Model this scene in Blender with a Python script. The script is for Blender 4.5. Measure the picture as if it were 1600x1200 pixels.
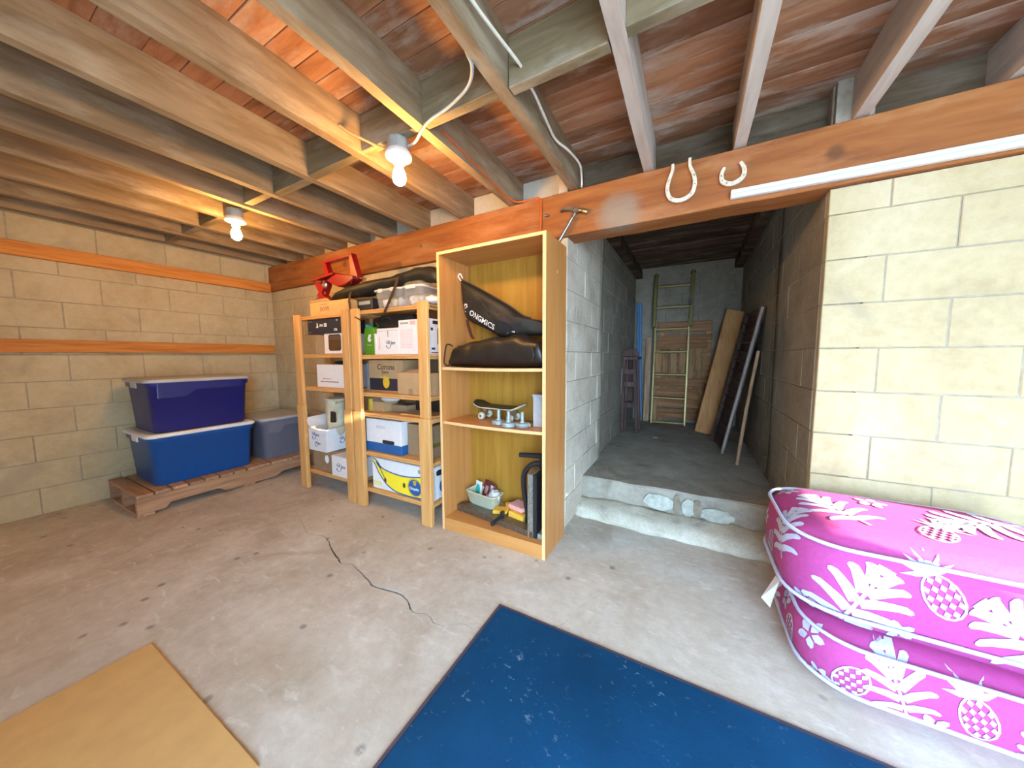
import bpy, bmesh, math, random
from math import sin, cos, pi, radians as R
from mathutils import Vector, Matrix, noise
from mathutils.bvhtree import BVHTree
random.seed(7)
for o in list(bpy.data.objects): bpy.data.objects.remove(o)
S = bpy.context.scene
COL = S.collection
# ------------------------------------------------------------------ camera
cd = bpy.data.cameras.new('camera'); cam = bpy.data.objects.new('camera', cd); COL.objects.link(cam)
cd.sensor_fit = 'HORIZONTAL'; cd.sensor_width = 36; cd.lens = 36*514.45/1600; cd.clip_start = .02
yaw, pit, rol = R(28.66), R(-4.82), R(-.294)
fw = Vector((-sin(yaw)*cos(pit), cos(yaw)*cos(pit), sin(pit))); rt = Vector((cos(yaw), sin(yaw), 0)); up = rt.cross(fw)
r2 = rt*cos(rol)+up*sin(rol); u2 = up*cos(rol)-rt*sin(rol)
m = Matrix((r2, u2, -fw)).transposed().to_4x4(); m.translation = (0, 0, 1.1705)
cam.matrix_world = m; S.camera = cam
# ------------------------------------------------------------------ light
S.view_settings.view_transform = 'Standard'; S.view_settings.look = 'None'
S.view_settings.exposure = 0.0; S.view_settings.gamma = 1.0; S.view_settings.use_curve_mapping = False
w = bpy.data.worlds.new('sky'); S.world = w; w.use_nodes = True
bg = w.node_tree.nodes['Background']; bg.inputs[0].default_value = (.46, .71, 1, 1); bg.inputs[1].default_value = 30.0
sd = bpy.data.lights.new('sun', 'SUN'); sd.energy = 45; sd.angle = R(.6); sd.color = (1, .9, .76)
so = bpy.data.objects.new('sun', sd); COL.objects.link(so)
SUN = Vector((.95, -.14, .28)).normalized(); so.rotation_euler = SUN.to_track_quat('Z', 'Y').to_euler(); so.location = (6, -1, 3)
pd = bpy.data.lights.new('door_portal', 'AREA'); pd.shape = 'RECTANGLE'; pd.size = 2.0; pd.size_y = 2.1
po = bpy.data.objects.new('door_portal', pd); COL.objects.link(po); pd.cycles.is_portal = True
po.location = (.90, -1.16, 1.05); po.rotation_euler = (R(90), 0, R(180))
S.cycles.max_bounces = 10; S.cycles.diffuse_bounces = 5; S.cycles.sample_clamp_indirect = 6
BULB = 620
# ------------------------------------------------------------------ materials
def nt(name):
    mt = bpy.data.materials.new(name); mt.use_nodes = True
    t = mt.node_tree; b = t.nodes['Principled BSDF']; return mt, t, b
def N(t, typ, **k):
    n = t.nodes.new(typ)
    for a, v in k.items(): setattr(n, a, v)
    return n
def ramp(t, stops, src):
    n = N(t, 'ShaderNodeValToRGB'); e = n.color_ramp.elements
    while len(e) < len(stops): e.new(.5)
    for el, (p, c) in zip(e, stops): el.position = p; el.color = (*c, 1) if len(c) == 3 else c
    t.links.new(src, n.inputs[0]); return n.outputs[0]
def mixc(t, fac, a, b, mode='MIX'):
    n = N(t, 'ShaderNodeMix', data_type='RGBA', blend_type=mode)
    for s, v in ((0, fac), (6, a), (7, b)):
        if hasattr(v, 'is_linked') or isinstance(v, bpy.types.NodeSocket): t.links.new(v, n.inputs[s])
        elif s == 0: n.inputs[0].default_value = v
        else: n.inputs[s].default_value = (*v, 1)
    return n.outputs[2]
def math_(t, op, a, b=0.0, clamp=False):
    n = N(t, 'ShaderNodeMath', operation=op, use_clamp=clamp)
    for i, v in enumerate((a, b)):
        if isinstance(v, bpy.types.NodeSocket): t.links.new(v, n.inputs[i])
        else: n.inputs[i].default_value = v
    return n.outputs[0]
def noise_(t, vec, scale, detail=4, rough=.55, dist=0):
    n = N(t, 'ShaderNodeTexNoise'); n.inputs['Scale'].default_value = scale; n.inputs['Detail'].default_value = detail
    n.inputs['Roughness'].default_value = rough; n.inputs['Distortion'].default_value = dist
    if vec: t.links.new(vec, n.inputs['Vector'])
    return n.outputs['Fac']
def bump(t, b, h, s=.3, d=.01):
    n = N(t, 'ShaderNodeBump'); n.inputs['Strength'].default_value = s; n.inputs['Distance'].default_value = d
    t.links.new(h, n.inputs['Height']); t.links.new(n.outputs[0], b.inputs['Normal'])
def plain(name, col, rough=.6, metal=0, var=.12, scale=30, spec=.5, bmp=0):
    mt, t, b = nt(name)
    tc = N(t, 'ShaderNodeTexCoord').outputs['Object']
    f = noise_(t, tc, scale)
    lo = tuple(c*(1-var) for c in col); hi = tuple(min(1, c*(1+var)) for c in col)
    t.links.new(ramp(t, [(.3, lo), (.7, hi)], f), b.inputs['Base Color'])
    b.inputs['Roughness'].default_value = rough; b.inputs['Metallic'].default_value = metal
    b.inputs['Specular IOR Level'].default_value = spec
    if bmp: bump(t, b, f, bmp)
    return mt
def wood(name, cols, axis, sc=7, rough=.65, rnd=.25, stretch=14, patch=None, pfac=.5, bmp=.15, spec=.3):
    """streaky wood along axis; cols = dark, mid, light; patch = colour of weathered patches; every piece is shifted by its own random"""
    mt, t, b = nt(name)
    tc = N(t, 'ShaderNodeTexCoord').outputs['Object']; oi = N(t, 'ShaderNodeObjectInfo').outputs['Random']
    off = N(t, 'ShaderNodeVectorMath', operation='SCALE'); off.inputs[0].default_value = (31, 17, 23); t.links.new(oi, off.inputs['Scale'])
    ad = N(t, 'ShaderNodeVectorMath', operation='ADD'); t.links.new(tc, ad.inputs[0]); t.links.new(off.outputs[0], ad.inputs[1])
    mp = N(t, 'ShaderNodeMapping'); s = [stretch]*3; s['xyz'.index(axis)] = 1; mp.inputs['Scale'].default_value = s
    t.links.new(ad.outputs[0], mp.inputs[0])
    f = noise_(t, mp.outputs[0], sc*.35, 6, .6, .6)
    c = ramp(t, [(.28, cols[0]), (.5, cols[1]), (.74, cols[2])], f)
    hv = N(t, 'ShaderNodeHueSaturation'); t.links.new(c, hv.inputs['Color'])
    t.links.new(math_(t, 'ADD', math_(t, 'MULTIPLY', oi, rnd*2), 1-rnd), hv.inputs['Value']); c = hv.outputs[0]
    if patch:
        mp2 = N(t, 'ShaderNodeMapping'); s2 = [3.2]*3; s2['xyz'.index(axis)] = 1; mp2.inputs['Scale'].default_value = s2; t.links.new(ad.outputs[0], mp2.inputs[0])
        pf = noise_(t, mp2.outputs[0], 2.3, 7, .65)
        pf = math_(t, 'MULTIPLY', ramp(t, [(.5, (0, 0, 0)), (.66, (1, 1, 1))], pf), pfac)
        c = mixc(t, pf, c, patch)
    t.links.new(c, b.inputs['Base Color']); b.inputs['Roughness'].default_value = rough; b.inputs['Specular IOR Level'].default_value = spec
    if bmp: bump(t, b, f, bmp, .006)
    return mt
def concrete(name, cols, sc=3, rough=.85, stain=None, b_=.25, streak=False, extra=None):
    mt, t, b = nt(name)
    pos = N(t, 'ShaderNodeNewGeometry').outputs['Position']
    f = noise_(t, pos, sc, 8, .62, .4); f2 = noise_(t, pos, sc*9, 5, .7)
    c = ramp(t, [(.3, cols[0]), (.5, cols[1]), (.7, cols[2])], f)
    c = mixc(t, .35, c, ramp(t, [(.3, cols[0]), (.68, cols[2])], f2), 'MIX')
    if stain:
        g = noise_(t, pos, sc*.7, 6, .6, 1.2)
        c = mixc(t, math_(t, 'MULTIPLY', ramp(t, [(.56, (0, 0, 0)), (.68, (1, 1, 1))], g), .55), c, stain)
    if streak:
        sx = N(t, 'ShaderNodeSeparateXYZ'); t.links.new(pos, sx.inputs[0])
        mp = N(t, 'ShaderNodeMapping'); mp.inputs['Scale'].default_value = (1, 6, .9); t.links.new(pos, mp.inputs[0])
        g = noise_(t, mp.outputs[0], 2.2, 5, .6)
        d = math_(t, 'ABSOLUTE', math_(t, 'ADD', sx.outputs[1], -3.03))
        mk = math_(t, 'SUBTRACT', 1.0, math_(t, 'MULTIPLY', d, 7.0), True)
        mk = math_(t, 'MULTIPLY', mk, ramp(t, [(.36, (0, 0, 0)), (.54, (1, 1, 1))], g))
        c = mixc(t, mk, c, (.05, .03, .018))
    if extra: c = extra(t, pos, c)
    t.links.new(c, b.inputs['Base Color']); b.inputs['Roughness'].default_value = rough; b.inputs['Specular IOR Level'].default_value = .25
    bump(t, b, f2, b_, .008); return mt
def emit(name, col, s):
    mt, t, b = nt(name); b.inputs['Base Color'].default_value = (*col, 1); b.inputs['Emission Color'].default_value = (*col, 1); b.inputs['Emission Strength'].default_value = s; return mt
def floor_extra(t, pos, c):
    # pale flakes and small dark spots
    v = N(t, 'ShaderNodeTexVoronoi'); v.inputs['Scale'].default_value = 5.5; v.inputs['Randomness'].default_value = 1
    dd = noise_(t, pos, 14, 4); ad = N(t, 'ShaderNodeVectorMath', operation='ADD'); t.links.new(pos, ad.inputs[0])
    sc_ = N(t, 'ShaderNodeVectorMath', operation='SCALE'); t.links.new(N(t, 'ShaderNodeTexNoise').outputs['Color'], sc_.inputs[0]); sc_.inputs['Scale'].default_value = .12
    t.links.new(sc_.outputs[0], ad.inputs[1]); t.links.new(ad.outputs[0], v.inputs['Vector'])
    spot = ramp(t, [(.05, (1, 1, 1)), (.11, (0, 0, 0))], v.outputs['Distance'])
    c = mixc(t, math_(t, 'MULTIPLY', spot, .7), c, (.16, .14, .12))
    mp = N(t, 'ShaderNodeMapping'); mp.inputs['Rotation'].default_value = (0, 0, .6); mp.inputs['Scale'].default_value = (1, 2.6, 1); t.links.new(pos, mp.inputs[0])
    fl = noise_(t, mp.outputs[0], 9, 7, .7, .5)
    c = mixc(t, math_(t, 'MULTIPLY', ramp(t, [(.57, (0, 0, 0)), (.66, (1, 1, 1))], fl), .45), c, (.80, .77, .72))
    lg = noise_(t, pos, 1.1, 3); sx = N(t, 'ShaderNodeSeparateXYZ'); t.links.new(pos, sx.inputs[0])
    return mixc(t, math_(t, 'MULTIPLY', ramp(t, [(.45, (0, 0, 0)), (.7, (1, 1, 1))], lg), .35), c, (.42, .31, .20))
def beam_extra(mt):
    t = mt.node_tree; b = t.nodes['Principled BSDF']; l = b.inputs['Base Color'].links[0]; c = l.from_socket
    pos = N(t, 'ShaderNodeNewGeometry').outputs['Position']
    d = N(t, 'ShaderNodeVectorMath', operation='DISTANCE'); t.links.new(pos, d.inputs[0]); d.inputs[1].default_value = (-.40, 2.03, 1.985)
    k = math_(t, 'SUBTRACT', math_(t, 'ADD', .115, math_(t, 'MULTIPLY', noise_(t, pos, 14), .06)), d.outputs['Value']); k = math_(t, 'MULTIPLY', k, 14, True)
    c = mixc(t, math_(t, 'MULTIPLY', k, .5), c, (.26, .27, .22))
    v = N(t, 'ShaderNodeTexVoronoi'); v.inputs['Scale'].default_value = 3.1; t.links.new(pos, v.inputs[0])
    c = mixc(t, math_(t, 'MULTIPLY', ramp(t, [(.06, (1, 1, 1)), (.13, (0, 0, 0))], v.outputs['Distance']), .65), c, (.09, .035, .012))
    t.links.new(c, b.inputs['Base Color'])
M = {}
M['floor'] = concrete('floor_concrete', [(.40, .33, .24), (.57, .51, .42), (.74, .69, .60)], 2.0, .7, (.36, .28, .20), .25, False, floor_extra)
M['subfloor'] = plain('crack_dirt', (.07, .055, .045), .95)
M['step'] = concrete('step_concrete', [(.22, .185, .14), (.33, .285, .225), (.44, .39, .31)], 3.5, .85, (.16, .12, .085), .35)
M['curb'] = concrete('curb_concrete', [(.38, .33, .24), (.53, .47, .36), (.68, .62, .50)], 7, .9, (.30, .26, .2), .6)
M['block'] = concrete('block_alcove', [(.18, .145, .105), (.27, .225, .165), (.36, .305, .235)], 4.5, .9, (.20, .165, .11), .35, True)  # darker base colour, the dimness deep in the alcove is put into it
M['blockA'] = concrete('block_pier_lit', [(.45, .36, .26), (.61, .51, .39), (.73, .64, .52)], 4.5, .9, (.34, .28, .20), .4, True)  # same blocks at the alcove mouth, daylight painted in as a paler colour
M['blockL'] = concrete('block_room', [(.40, .30, .16), (.50, .39, .22), (.58, .47, .30)], 2.6, .9, (.36, .29, .2), .3)
M['mortar'] = plain('mortar', (.33, .29, .23), .95, var=.2)
M['parge'] = concrete('parge', [(.50, .47, .38), (.60, .57, .48), (.68, .65, .56)], 4, .9)
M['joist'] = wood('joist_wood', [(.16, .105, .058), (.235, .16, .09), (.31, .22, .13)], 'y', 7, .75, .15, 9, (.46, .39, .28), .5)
M['joistR'] = wood('joist_daylit_wood', [(.42, .33, .27), (.52, .43, .36), (.60, .51, .44)], 'y', 8, .75, .08, 8, (.30, .23, .18), .5)  # joists on the right, their daylight painted into a paler wood colour
M['blocking'] = wood('blocking_wood', [(.14, .10, .052), (.20, .15, .08), (.26, .20, .12)], 'x', 7, .75, .15, 9, (.48, .43, .36), .4)
M['plank'] = wood('deck_plank', [(.19, .075, .03), (.33, .145, .07), (.41, .215, .12)], 'x', 7, .75, .32, 7, (.50, .40, .32), .75)
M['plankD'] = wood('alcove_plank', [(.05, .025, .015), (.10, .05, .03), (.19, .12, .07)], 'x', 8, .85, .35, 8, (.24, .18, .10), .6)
M['rim'] = wood('rim_board', [(.06, .038, .02), (.10, .066, .038), (.15, .105, .065)], 'x', 8, .85, .15, 8, (.2, .17, .13), .4)
M['beam'] = wood('beam_wood', [(.20, .056, .013), (.325, .105, .025), (.40, .148, .04)], 'x', 5, .6, .05, 9, (.50, .25, .12), .4); beam_extra(M['beam'])
M['ledger'] = wood('ledger_wood', [(.38, .12, .02), (.55, .2, .035), (.62, .26, .06)], 'y', 7, .65, .1)
M['pineZ'] = wood('pine_upright', [(.56, .26, .075), (.66, .34, .11), (.73, .42, .16)], 'z', 6, .5, .08, 12, bmp=.05)
M['pineX'] = wood('pine_shelf', [(.56, .26, .08), (.66, .35, .115), (.73, .43, .165)], 'x', 6, .5, .08, 12, bmp=.05)
M['oakZ'] = wood('laminate_upright', [(.46, .18, .045), (.55, .235, .065), (.60, .28, .09)], 'z', 5, .38, .03, 16, bmp=0, spec=.4)
M['oakX'] = wood('laminate_shelf', [(.46, .19, .05), (.55, .245, .07), (.60, .29, .095)], 'x', 5, .38, .03, 16, bmp=0, spec=.4)
M['oakB'] = wood('laminate_back_shaded', [(.28, .125, .014), (.35, .17, .022), (.42, .22, .036)], 'z', 5, .42, .03, 13, bmp=0)  # darker than the other laminate, shade inside the bookshelf put into the colour
M['edge'] = plain('laminate_edge', (.78, .48, .22), .4, var=.06)
M['palletX'] = wood('pallet_deck', [(.26, .14, .08), (.40, .23, .13), (.50, .31, .19)], 'x', 7, .8, .18, 12)
M['palletY'] = wood('pallet_stringer', [(.22, .11, .06), (.36, .19, .10), (.46, .27, .15)], 'y', 7, .8, .1, 12)
M['card'] = plain('cardboard', (.46, .28, .13), .8, var=.08, scale=14)
M['cardB'] = plain('cardboard_light', (.62, .37, .13), .8, var=.06, scale=14)
M['cardD'] = plain('cardboard_brown', (.30, .19, .10), .85, var=.1, scale=14)
M['white'] = plain('white_card', (.78, .76, .74), .55, var=.03)
M['whiteP'] = plain('white_plastic', (.80, .80, .78), .35, var=.03)
M['porcelain'] = plain('porcelain', (.82, .80, .76), .25, var=.02)
M['blue'] = plain('blue_tote', (.006, .075, .28), .35, var=.06)
M['navy'] = plain('navy_tote', (.010, .012, .13), .35, var=.08)
M['grey'] = plain('grey_tote', (.15, .15, .19), .45, var=.06)
M['greylid'] = plain('grey_lid', (.42, .42, .42), .4, var=.05)
M['cream'] = plain('cream_cloth', (.55, .49, .34), .85, var=.2, scale=12, bmp=.3)
M['black'] = plain('black_fabric', (.013, .011, .008), .6, var=.35, scale=9, bmp=.25)
M['blackG'] = plain('black_gloss_fabric', (.015, .011, .008), .4, var=.4, scale=7, bmp=.2)
M['blackP'] = plain('black_plastic', (.016, .016, .018), .4, var=.2)
M['strapm'] = plain('dark_strap', (.035, .012, .008), .7)
M['red'] = plain('red_paint', (.27, .004, .006), .35, var=.1)
M['chrome'] = plain('steel', (.62, .60, .56), .3, 1, var=.1)
M['steelD'] = plain('dark_steel', (.22, .19, .15), .42, .8, var=.3)
M['galv'] = plain('galvanised', (.34, .40, .40), .45, .3, var=.15)
M['wireW'] = plain('white_cable', (.72, .66, .55), .5, var=.1)
M['wireG'] = plain('grey_cable', (.38, .40, .40), .5, var=.1)
M['wireO'] = plain('orange_cord', (.62, .10, .012), .5, var=.1)
M['shoe'] = plain('worn_horseshoe', (.66, .56, .43), .7, var=.2, scale=60, bmp=.4)
M['green'] = plain('green_card', (.10, .27, .012), .45, var=.05)
M['teal'] = plain('teal_card', (.02, .42, .38), .4, var=.05)
M['maroon'] = plain('maroon_card', (.13, .025, .03), .5, var=.1)
M['pink'] = plain('pink_sponge', (.82, .42, .38), .9, var=.05, bmp=.3)
M['yellow'] = plain('yellow_sponge', (.82, .46, .05), .8, var=.08, bmp=.2)
M['tub'] = plain('pale_green_tub', (.60, .62, .44), .45, var=.05)
M['bananaY'] = plain('banana_yellow', (.90, .72, .03), .5, var=.03)
M['ink'] = plain('ink_blue', (.012, .10, .30), .5, var=.05)
M['inkD'] = plain('ink_dark', (.02, .022, .035), .5, var=.05)
M['inkP'] = plain('marker_ink', (.035, .06, .15), .5, var=.05)
M['inkG'] = plain('ink_grey', (.36, .32, .31), .6, var=.05)
M['inkR'] = plain('ink_rust', (.32, .14, .09), .6, var=.05)
M['inkK'] = plain('ink_pink', (.80, .42, .36), .6, var=.05)
M['brownInk'] = plain('ink_brown', (.10, .055, .03), .6, var=.05)
M['mark'] = plain('white_ink', (.82, .82, .80), .5, var=.02)
M['gold'] = plain('gold_ink', (.62, .42, .03), .5, var=.1)
M['win'] = plain('brown_film', (.10, .052, .02), .2, var=.1)
M['blueP'] = plain('blue_foam', (.07, .18, .33), .6, var=.1)
M['olive'] = plain('yellowed_rail', (.17, .14, .025), .5, var=.1)
M['ladderM'] = plain('brass_tone_aluminium', (.36, .26, .10), .4, .5, var=.12)
M['crateX'] = wood('crate_boards_x', [(.20, .085, .035), (.34, .155, .065), (.44, .23, .11)], 'x', 7, .8, .2, 10)
M['crateZ'] = wood('crate_boards_z', [(.24, .12, .05), (.38, .21, .09), (.48, .29, .14)], 'z', 7, .8, .2, 10, (.06, .035, .02), .5)
M['fir'] = wood('fir_board', [(.42, .16, .05), (.56, .26, .09), (.62, .33, .13)], 'z', 6, .6, .05, 12)
M['dark'] = wood('dark_old_wood', [(.05, .026, .022), (.10, .055, .045), (.16, .10, .08)], 'z', 7, .8, .15, 10)
M['stick'] = wood('stick_wood', [(.28, .15, .08), (.42, .25, .14), (.52, .34, .2)], 'z', 7, .7, .05, 10)
M['greywood'] = wood('grey_rail_wood', [(.20, .15, .13), (.32, .25, .22), (.4, .33, .3)], 'z', 7, .7, .05, 10)
M['piping'] = plain('cushion_piping', (.55, .58, .80), .7, var=.05)
M['printm'] = plain('cushion_print', (.50, .52, .66), .75, var=.06, scale=200)
M['fabric'] = plain('magenta_fabric', (.42, .05, .22), .8, var=.08, scale=60, bmp=.1)
M['stone'] = plain('speckled_stone', (.20, .17, .13), .45, var=.6, scale=160)
def glassy(name, col, a):
    mt, t, b = nt(name); b.inputs['Base Color'].default_value = (*col, 1); b.inputs['Roughness'].default_value = .22; b.inputs['Alpha'].default_value = a
    f = noise_(t, N(t, 'ShaderNodeTexCoord').outputs['Object'], 12); bump(t, b, f, .2); return mt
M['clear'] = glassy('clear_plastic', (.72, .70, .62), .25)
M['clearR'] = glassy('clear_plastic_rim', (.85, .82, .72), .75)
M['film'] = glassy('crumpled_film', (.85, .85, .85), .7)
def matmat():
    mt, t, b = nt('blue_mat'); pos = N(t, 'ShaderNodeTexCoord').outputs['Object']
    f = noise_(t, pos, 2, 5); c = ramp(t, [(.3, (.003, .034, .085)), (.7, (.006, .065, .16))], f)
    mp = N(t, 'ShaderNodeMapping'); mp.inputs['Scale'].default_value = (1, 1.4, 1); mp.inputs['Rotation'].default_value = (0, 0, -.7); t.links.new(pos, mp.inputs[0])
    fl = noise_(t, mp.outputs[0], 26, 6, .75, .4); lg = noise_(t, pos, 3.2, 3)
    k = math_(t, 'MULTIPLY', ramp(t, [(.60, (0, 0, 0)), (.68, (1, 1, 1))], fl), ramp(t, [(.42, (0, 0, 0)), (.62, (1, 1, 1))], lg))
    c = mixc(t, math_(t, 'MULTIPLY', k, .55), c, (.30, .42, .5))
    t.links.new(c, b.inputs['Base Color']); b.inputs['Roughness'].default_value = .7; b.inputs['Specular IOR Level'].default_value = .12; bump(t, b, noise_(t, pos, 90, 3), .25, .004); return mt
M['mat'] = matmat(); M['palepaint'] = plain('pale_paint', (.42, .41, .34), .85, var=.25, scale=22, bmp=.3); M['dampstain'] = plain('damp_stain', (.24, .19, .13), .85, var=.3, scale=20)
M['matE'] = plain('mat_edge', (.07, .06, .085), .7, var=.15)
M['bulb'] = emit('lit_bulb', (1, .53, .15), BULB)
M['asph'] = concrete('driveway', [(.4, .39, .37), (.5, .49, .47), (.58, .57, .55)], 1, .9)
# ------------------------------------------------------------------ mesh helpers
class MB:
    def __init__(s): s.v = []; s.f = []; s.sm = []
    def add(s, vs, fs, smooth=False):
        k = len(s.v); s.v += [tuple(p) for p in vs]; s.f += [tuple(i+k for i in f) for f in fs]; s.sm += [smooth]*len(fs); return s
    def hexa(s, p): return s.add(p, [(0, 3, 2, 1), (4, 5, 6, 7), (0, 1, 5, 4), (1, 2, 6, 5), (2, 3, 7, 6), (3, 0, 4, 7)])
    def box(s, x0, x1, y0, y1, z0, z1, rz=0, jit=0):
        cx, cy = (x0+x1)/2, (y0+y1)/2; p = []
        for z in (z0, z1):
            for x, y in ((x0, y0), (x1, y0), (x1, y1), (x0, y1)):
                dx, dy = x-cx, y-cy; j = [random.uniform(-jit, jit) for _ in range(3)]
                p.append((cx+dx*cos(rz)-dy*sin(rz)+j[0], cy+dx*sin(rz)+dy*cos(rz)+j[1], z+j[2]))
        return s.hexa(p)
    def bar(s, a, b, w, h, upv=(0, 0, 1)):
        a, b = Vector(a), Vector(b); d = (b-a).normalized(); x = d.cross(Vector(upv)).normalized(); y = x.cross(d)
        q = []
        for c in (a, b):
            for i, j in ((-1, -1), (1, -1), (1, 1), (-1, 1)): q.append(c+x*w/2*i+y*h/2*j)
        return s.hexa(q)
    def loft(s, rings, cap=True, closed=False, smooth=True):
        n = len(rings[0]); vs = [p for r in rings for p in r]; fs = []; L = len(rings)
        for i in range(L if closed else L-1):
            for j in range(n):
                a = i*n+j; b = i*n+(j+1) % n; c = ((i+1) % L)*n
                fs.append((a, b, c+(j+1) % n, c+j))
        s.add(vs, fs, smooth)
        if cap and not closed:
            s.add(rings[0], [tuple(range(n))[::-1]]); s.add(rings[-1], [tuple(range(n))])
        return s
    def tube(s, pts, r, n=8, cap=True):
        pts = [Vector(p) for p in pts]; rings = []; prev = None
        for i, p in enumerate(pts):
            d = (pts[min(i+1, len(pts)-1)]-pts[max(i-1, 0)]).normalized()
            x = d.cross(Vector((0, 0, 1))) if prev is None else prev-d*prev.dot(d)
            if x.length < 1e-4: x = d.cross(Vector((0, 1, 0)))
            x.normalize(); prev = x; y = d.cross(x); rr = r[i] if isinstance(r, (list, tuple)) else r
            rings.append([p+(x*cos(2*pi*k/n)+y*sin(2*pi*k/n))*rr for k in range(n)])
        return s.loft(rings, cap)
    def lathe(s, prof, c, n=20, axis='z', cap=True):
        rings = []
        for r, h in prof:
            ring = []
            for k in range(n):
                a = 2*pi*k/n; x, y = r*cos(a), r*sin(a)
                ring.append((c[0]+x, c[1]+y, c[2]+h) if axis == 'z' else ((c[0]+y, c[1]-h, c[2]+x) if axis == 'y' else (c[0]+h, c[1]+x, c[2]+y)))
            rings.append(ring)
        return s.loft(rings, cap)
    def prism(s, poly, o, u, v, d):
        """poly (a,b) -> o+u*a+v*b, thickness vector d"""
        o, u, v, d = Vector(o), Vector(u), Vector(v), Vector(d); n = len(poly)
        p = [o+u*a+v*b for a, b in poly]; q = [x+d for x in p]
        fs = [tuple(range(n))[::-1], tuple(range(n, 2*n))]+[(i, (i+1) % n, n+(i+1) % n, n+i) for i in range(n)]
        return s.add(p+q, fs)
WC = {}
def link(o, parent):
    COL.objects.link(o)
    if parent: o.parent = parent
def obj(name, mb, mat, parent=None, bev=0, origin=None, seg=1, smooth_angle=None):
    vs = [Vector(p) for p in mb.v]
    lo = Vector([min(p[i] for p in vs) for i in range(3)]); hi = Vector([max(p[i] for p in vs) for i in range(3)])
    c = Vector(origin) if origin else ((lo+hi)/2 if parent else Vector(((lo.x+hi.x)/2, (lo.y+hi.y)/2, lo.z)))
    me = bpy.data.meshes.new(name); me.from_pydata([p-c for p in vs], [], mb.f)
    me.polygons.foreach_set('use_smooth', mb.sm)
    bm = bmesh.new(); bm.from_mesh(me)
    bmesh.ops.recalc_face_normals(bm, faces=bm.faces)
    if bev:
        ed = [e for e in bm.edges if len(e.link_faces) == 2 and e.calc_face_angle(0) > .6]
        bmesh.ops.bevel(bm, geom=ed, offset=bev, segments=seg, profile=.6, affect='EDGES', clamp_overlap=True)
    bm.to_mesh(me); bm.free()
    me.materials.append(M[mat]); o = bpy.data.objects.new(name, me); link(o, parent)
    o.location = c-(WC[parent.name] if parent else Vector()); WC[o.name] = c
    return o
def tag(o, label=None, cat=None, group=None, kind=None):
    if label: o['label'] = label
    if cat: o['category'] = cat
    if group: o['group'] = group
    if kind: o['kind'] = kind
    return o
def thing(name, label, cat, loc, group=None, kind=None):
    o = bpy.data.objects.new(name, None); COL.objects.link(o); o.location = loc; o.empty_display_size = .1; WC[o.name] = Vector(loc)
    return tag(o, label, cat, group, kind)
def struct(name, mb, mat, bev=0): return tag(obj(name, mb, mat, bev=bev), kind='structure')
def inst(name, me, loc, parent, scale=(1, 1, 1), rot=(0, 0, 0)):
    o = bpy.data.objects.new(name, me); link(o, parent); o.location = Vector(loc)-WC[parent.name]; o.scale = scale; o.rotation_euler = rot; WC[o.name] = Vector(loc); return o
def text_mb(s, size, o, u, v, ext=.0004, shear=0, align='LEFT', bold=0):
    cu = bpy.data.curves.new('t', 'FONT'); cu.body = s; cu.size = size; cu.extrude = ext; cu.shear = shear; cu.align_x = align; cu.resolution_u = 2; cu.offset = bold
    ob = bpy.data.objects.new('t', cu); COL.objects.link(ob); dg = bpy.context.evaluated_depsgraph_get(); dg.update()
    me = ob.evaluated_get(dg).to_mesh(); o, u, v = Vector(o), Vector(u).normalized(), Vector(v).normalized(); n = u.cross(v); mb = MB()
    mb.add([o+u*p.co.x+v*p.co.y+n*p.co.z for p in me.vertices], [tuple(f.vertices) for f in me.polygons])
    ob.evaluated_get(dg).to_mesh_clear(); bpy.data.objects.remove(ob); bpy.data.curves.remove(cu); return mb
UX, UZ, NY = (1, 0, 0), (0, 0, 1), (0, -1, 0)
def flat(polys, o, u=UX, v=UZ, d=.0008):
    u, v = Vector(u), Vector(v); n = u.cross(v).normalized(); mb = MB()
    for p in polys: mb.prism(p, o, u, v, n*d)
    return mb
def rect(x0, x1, y0, y1): return [(x0, y0), (x1, y0), (x1, y1), (x0, y1)]
def ell(cx, cy, a, b, n=18, rot=0): return [(cx+a*cos(2*pi*k/n)*cos(rot)-b*sin(2*pi*k/n)*sin(rot), cy+a*cos(2*pi*k/n)*sin(rot)+b*sin(2*pi*k/n)*cos(rot)) for k in range(n)]
def strip(pts, w):
    """2-D ribbon polygon along pts; w = width or list"""
    L, Rr = [], []
    for i, p in enumerate(pts):
        a = Vector(pts[max(i-1, 0)]); b = Vector(pts[min(i+1, len(pts)-1)]); d = (b-a).normalized(); ww = (w[i] if isinstance(w, (list, tuple)) else w)/2
        L.append((p[0]-d.y*ww, p[1]+d.x*ww)); Rr.append((p[0]+d.y*ww, p[1]-d.x*ww))
    return L+Rr[::-1]
def rrect(x0, x1, y0, y1, r, n=5):
    p = []
    for cx, cy, a0 in ((x1-r, y1-r, 0), (x0+r, y1-r, 90), (x0+r, y0+r, 180), (x1-r, y0+r, 270)):
        for k in range(n+1): a = R(a0+90*k/n); p.append((cx+r*cos(a), cy+r*sin(a)))
    return p
def smooth_path(pts, n=5):
    pts = [Vector(p) for p in pts]; out = []
    for i in range(len(pts)-1):
        p0, p1, p2, p3 = pts[max(i-1, 0)], pts[i], pts[i+1], pts[min(i+2, len(pts)-1)]
        for k in range(n):
            t = k/n; out.append(.5*((2*p1)+(p2-p0)*t+(2*p0-5*p1+4*p2-p3)*t*t+(3*p1-p0-3*p2+p3)*t**3))
    return out+[pts[-1]]
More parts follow.
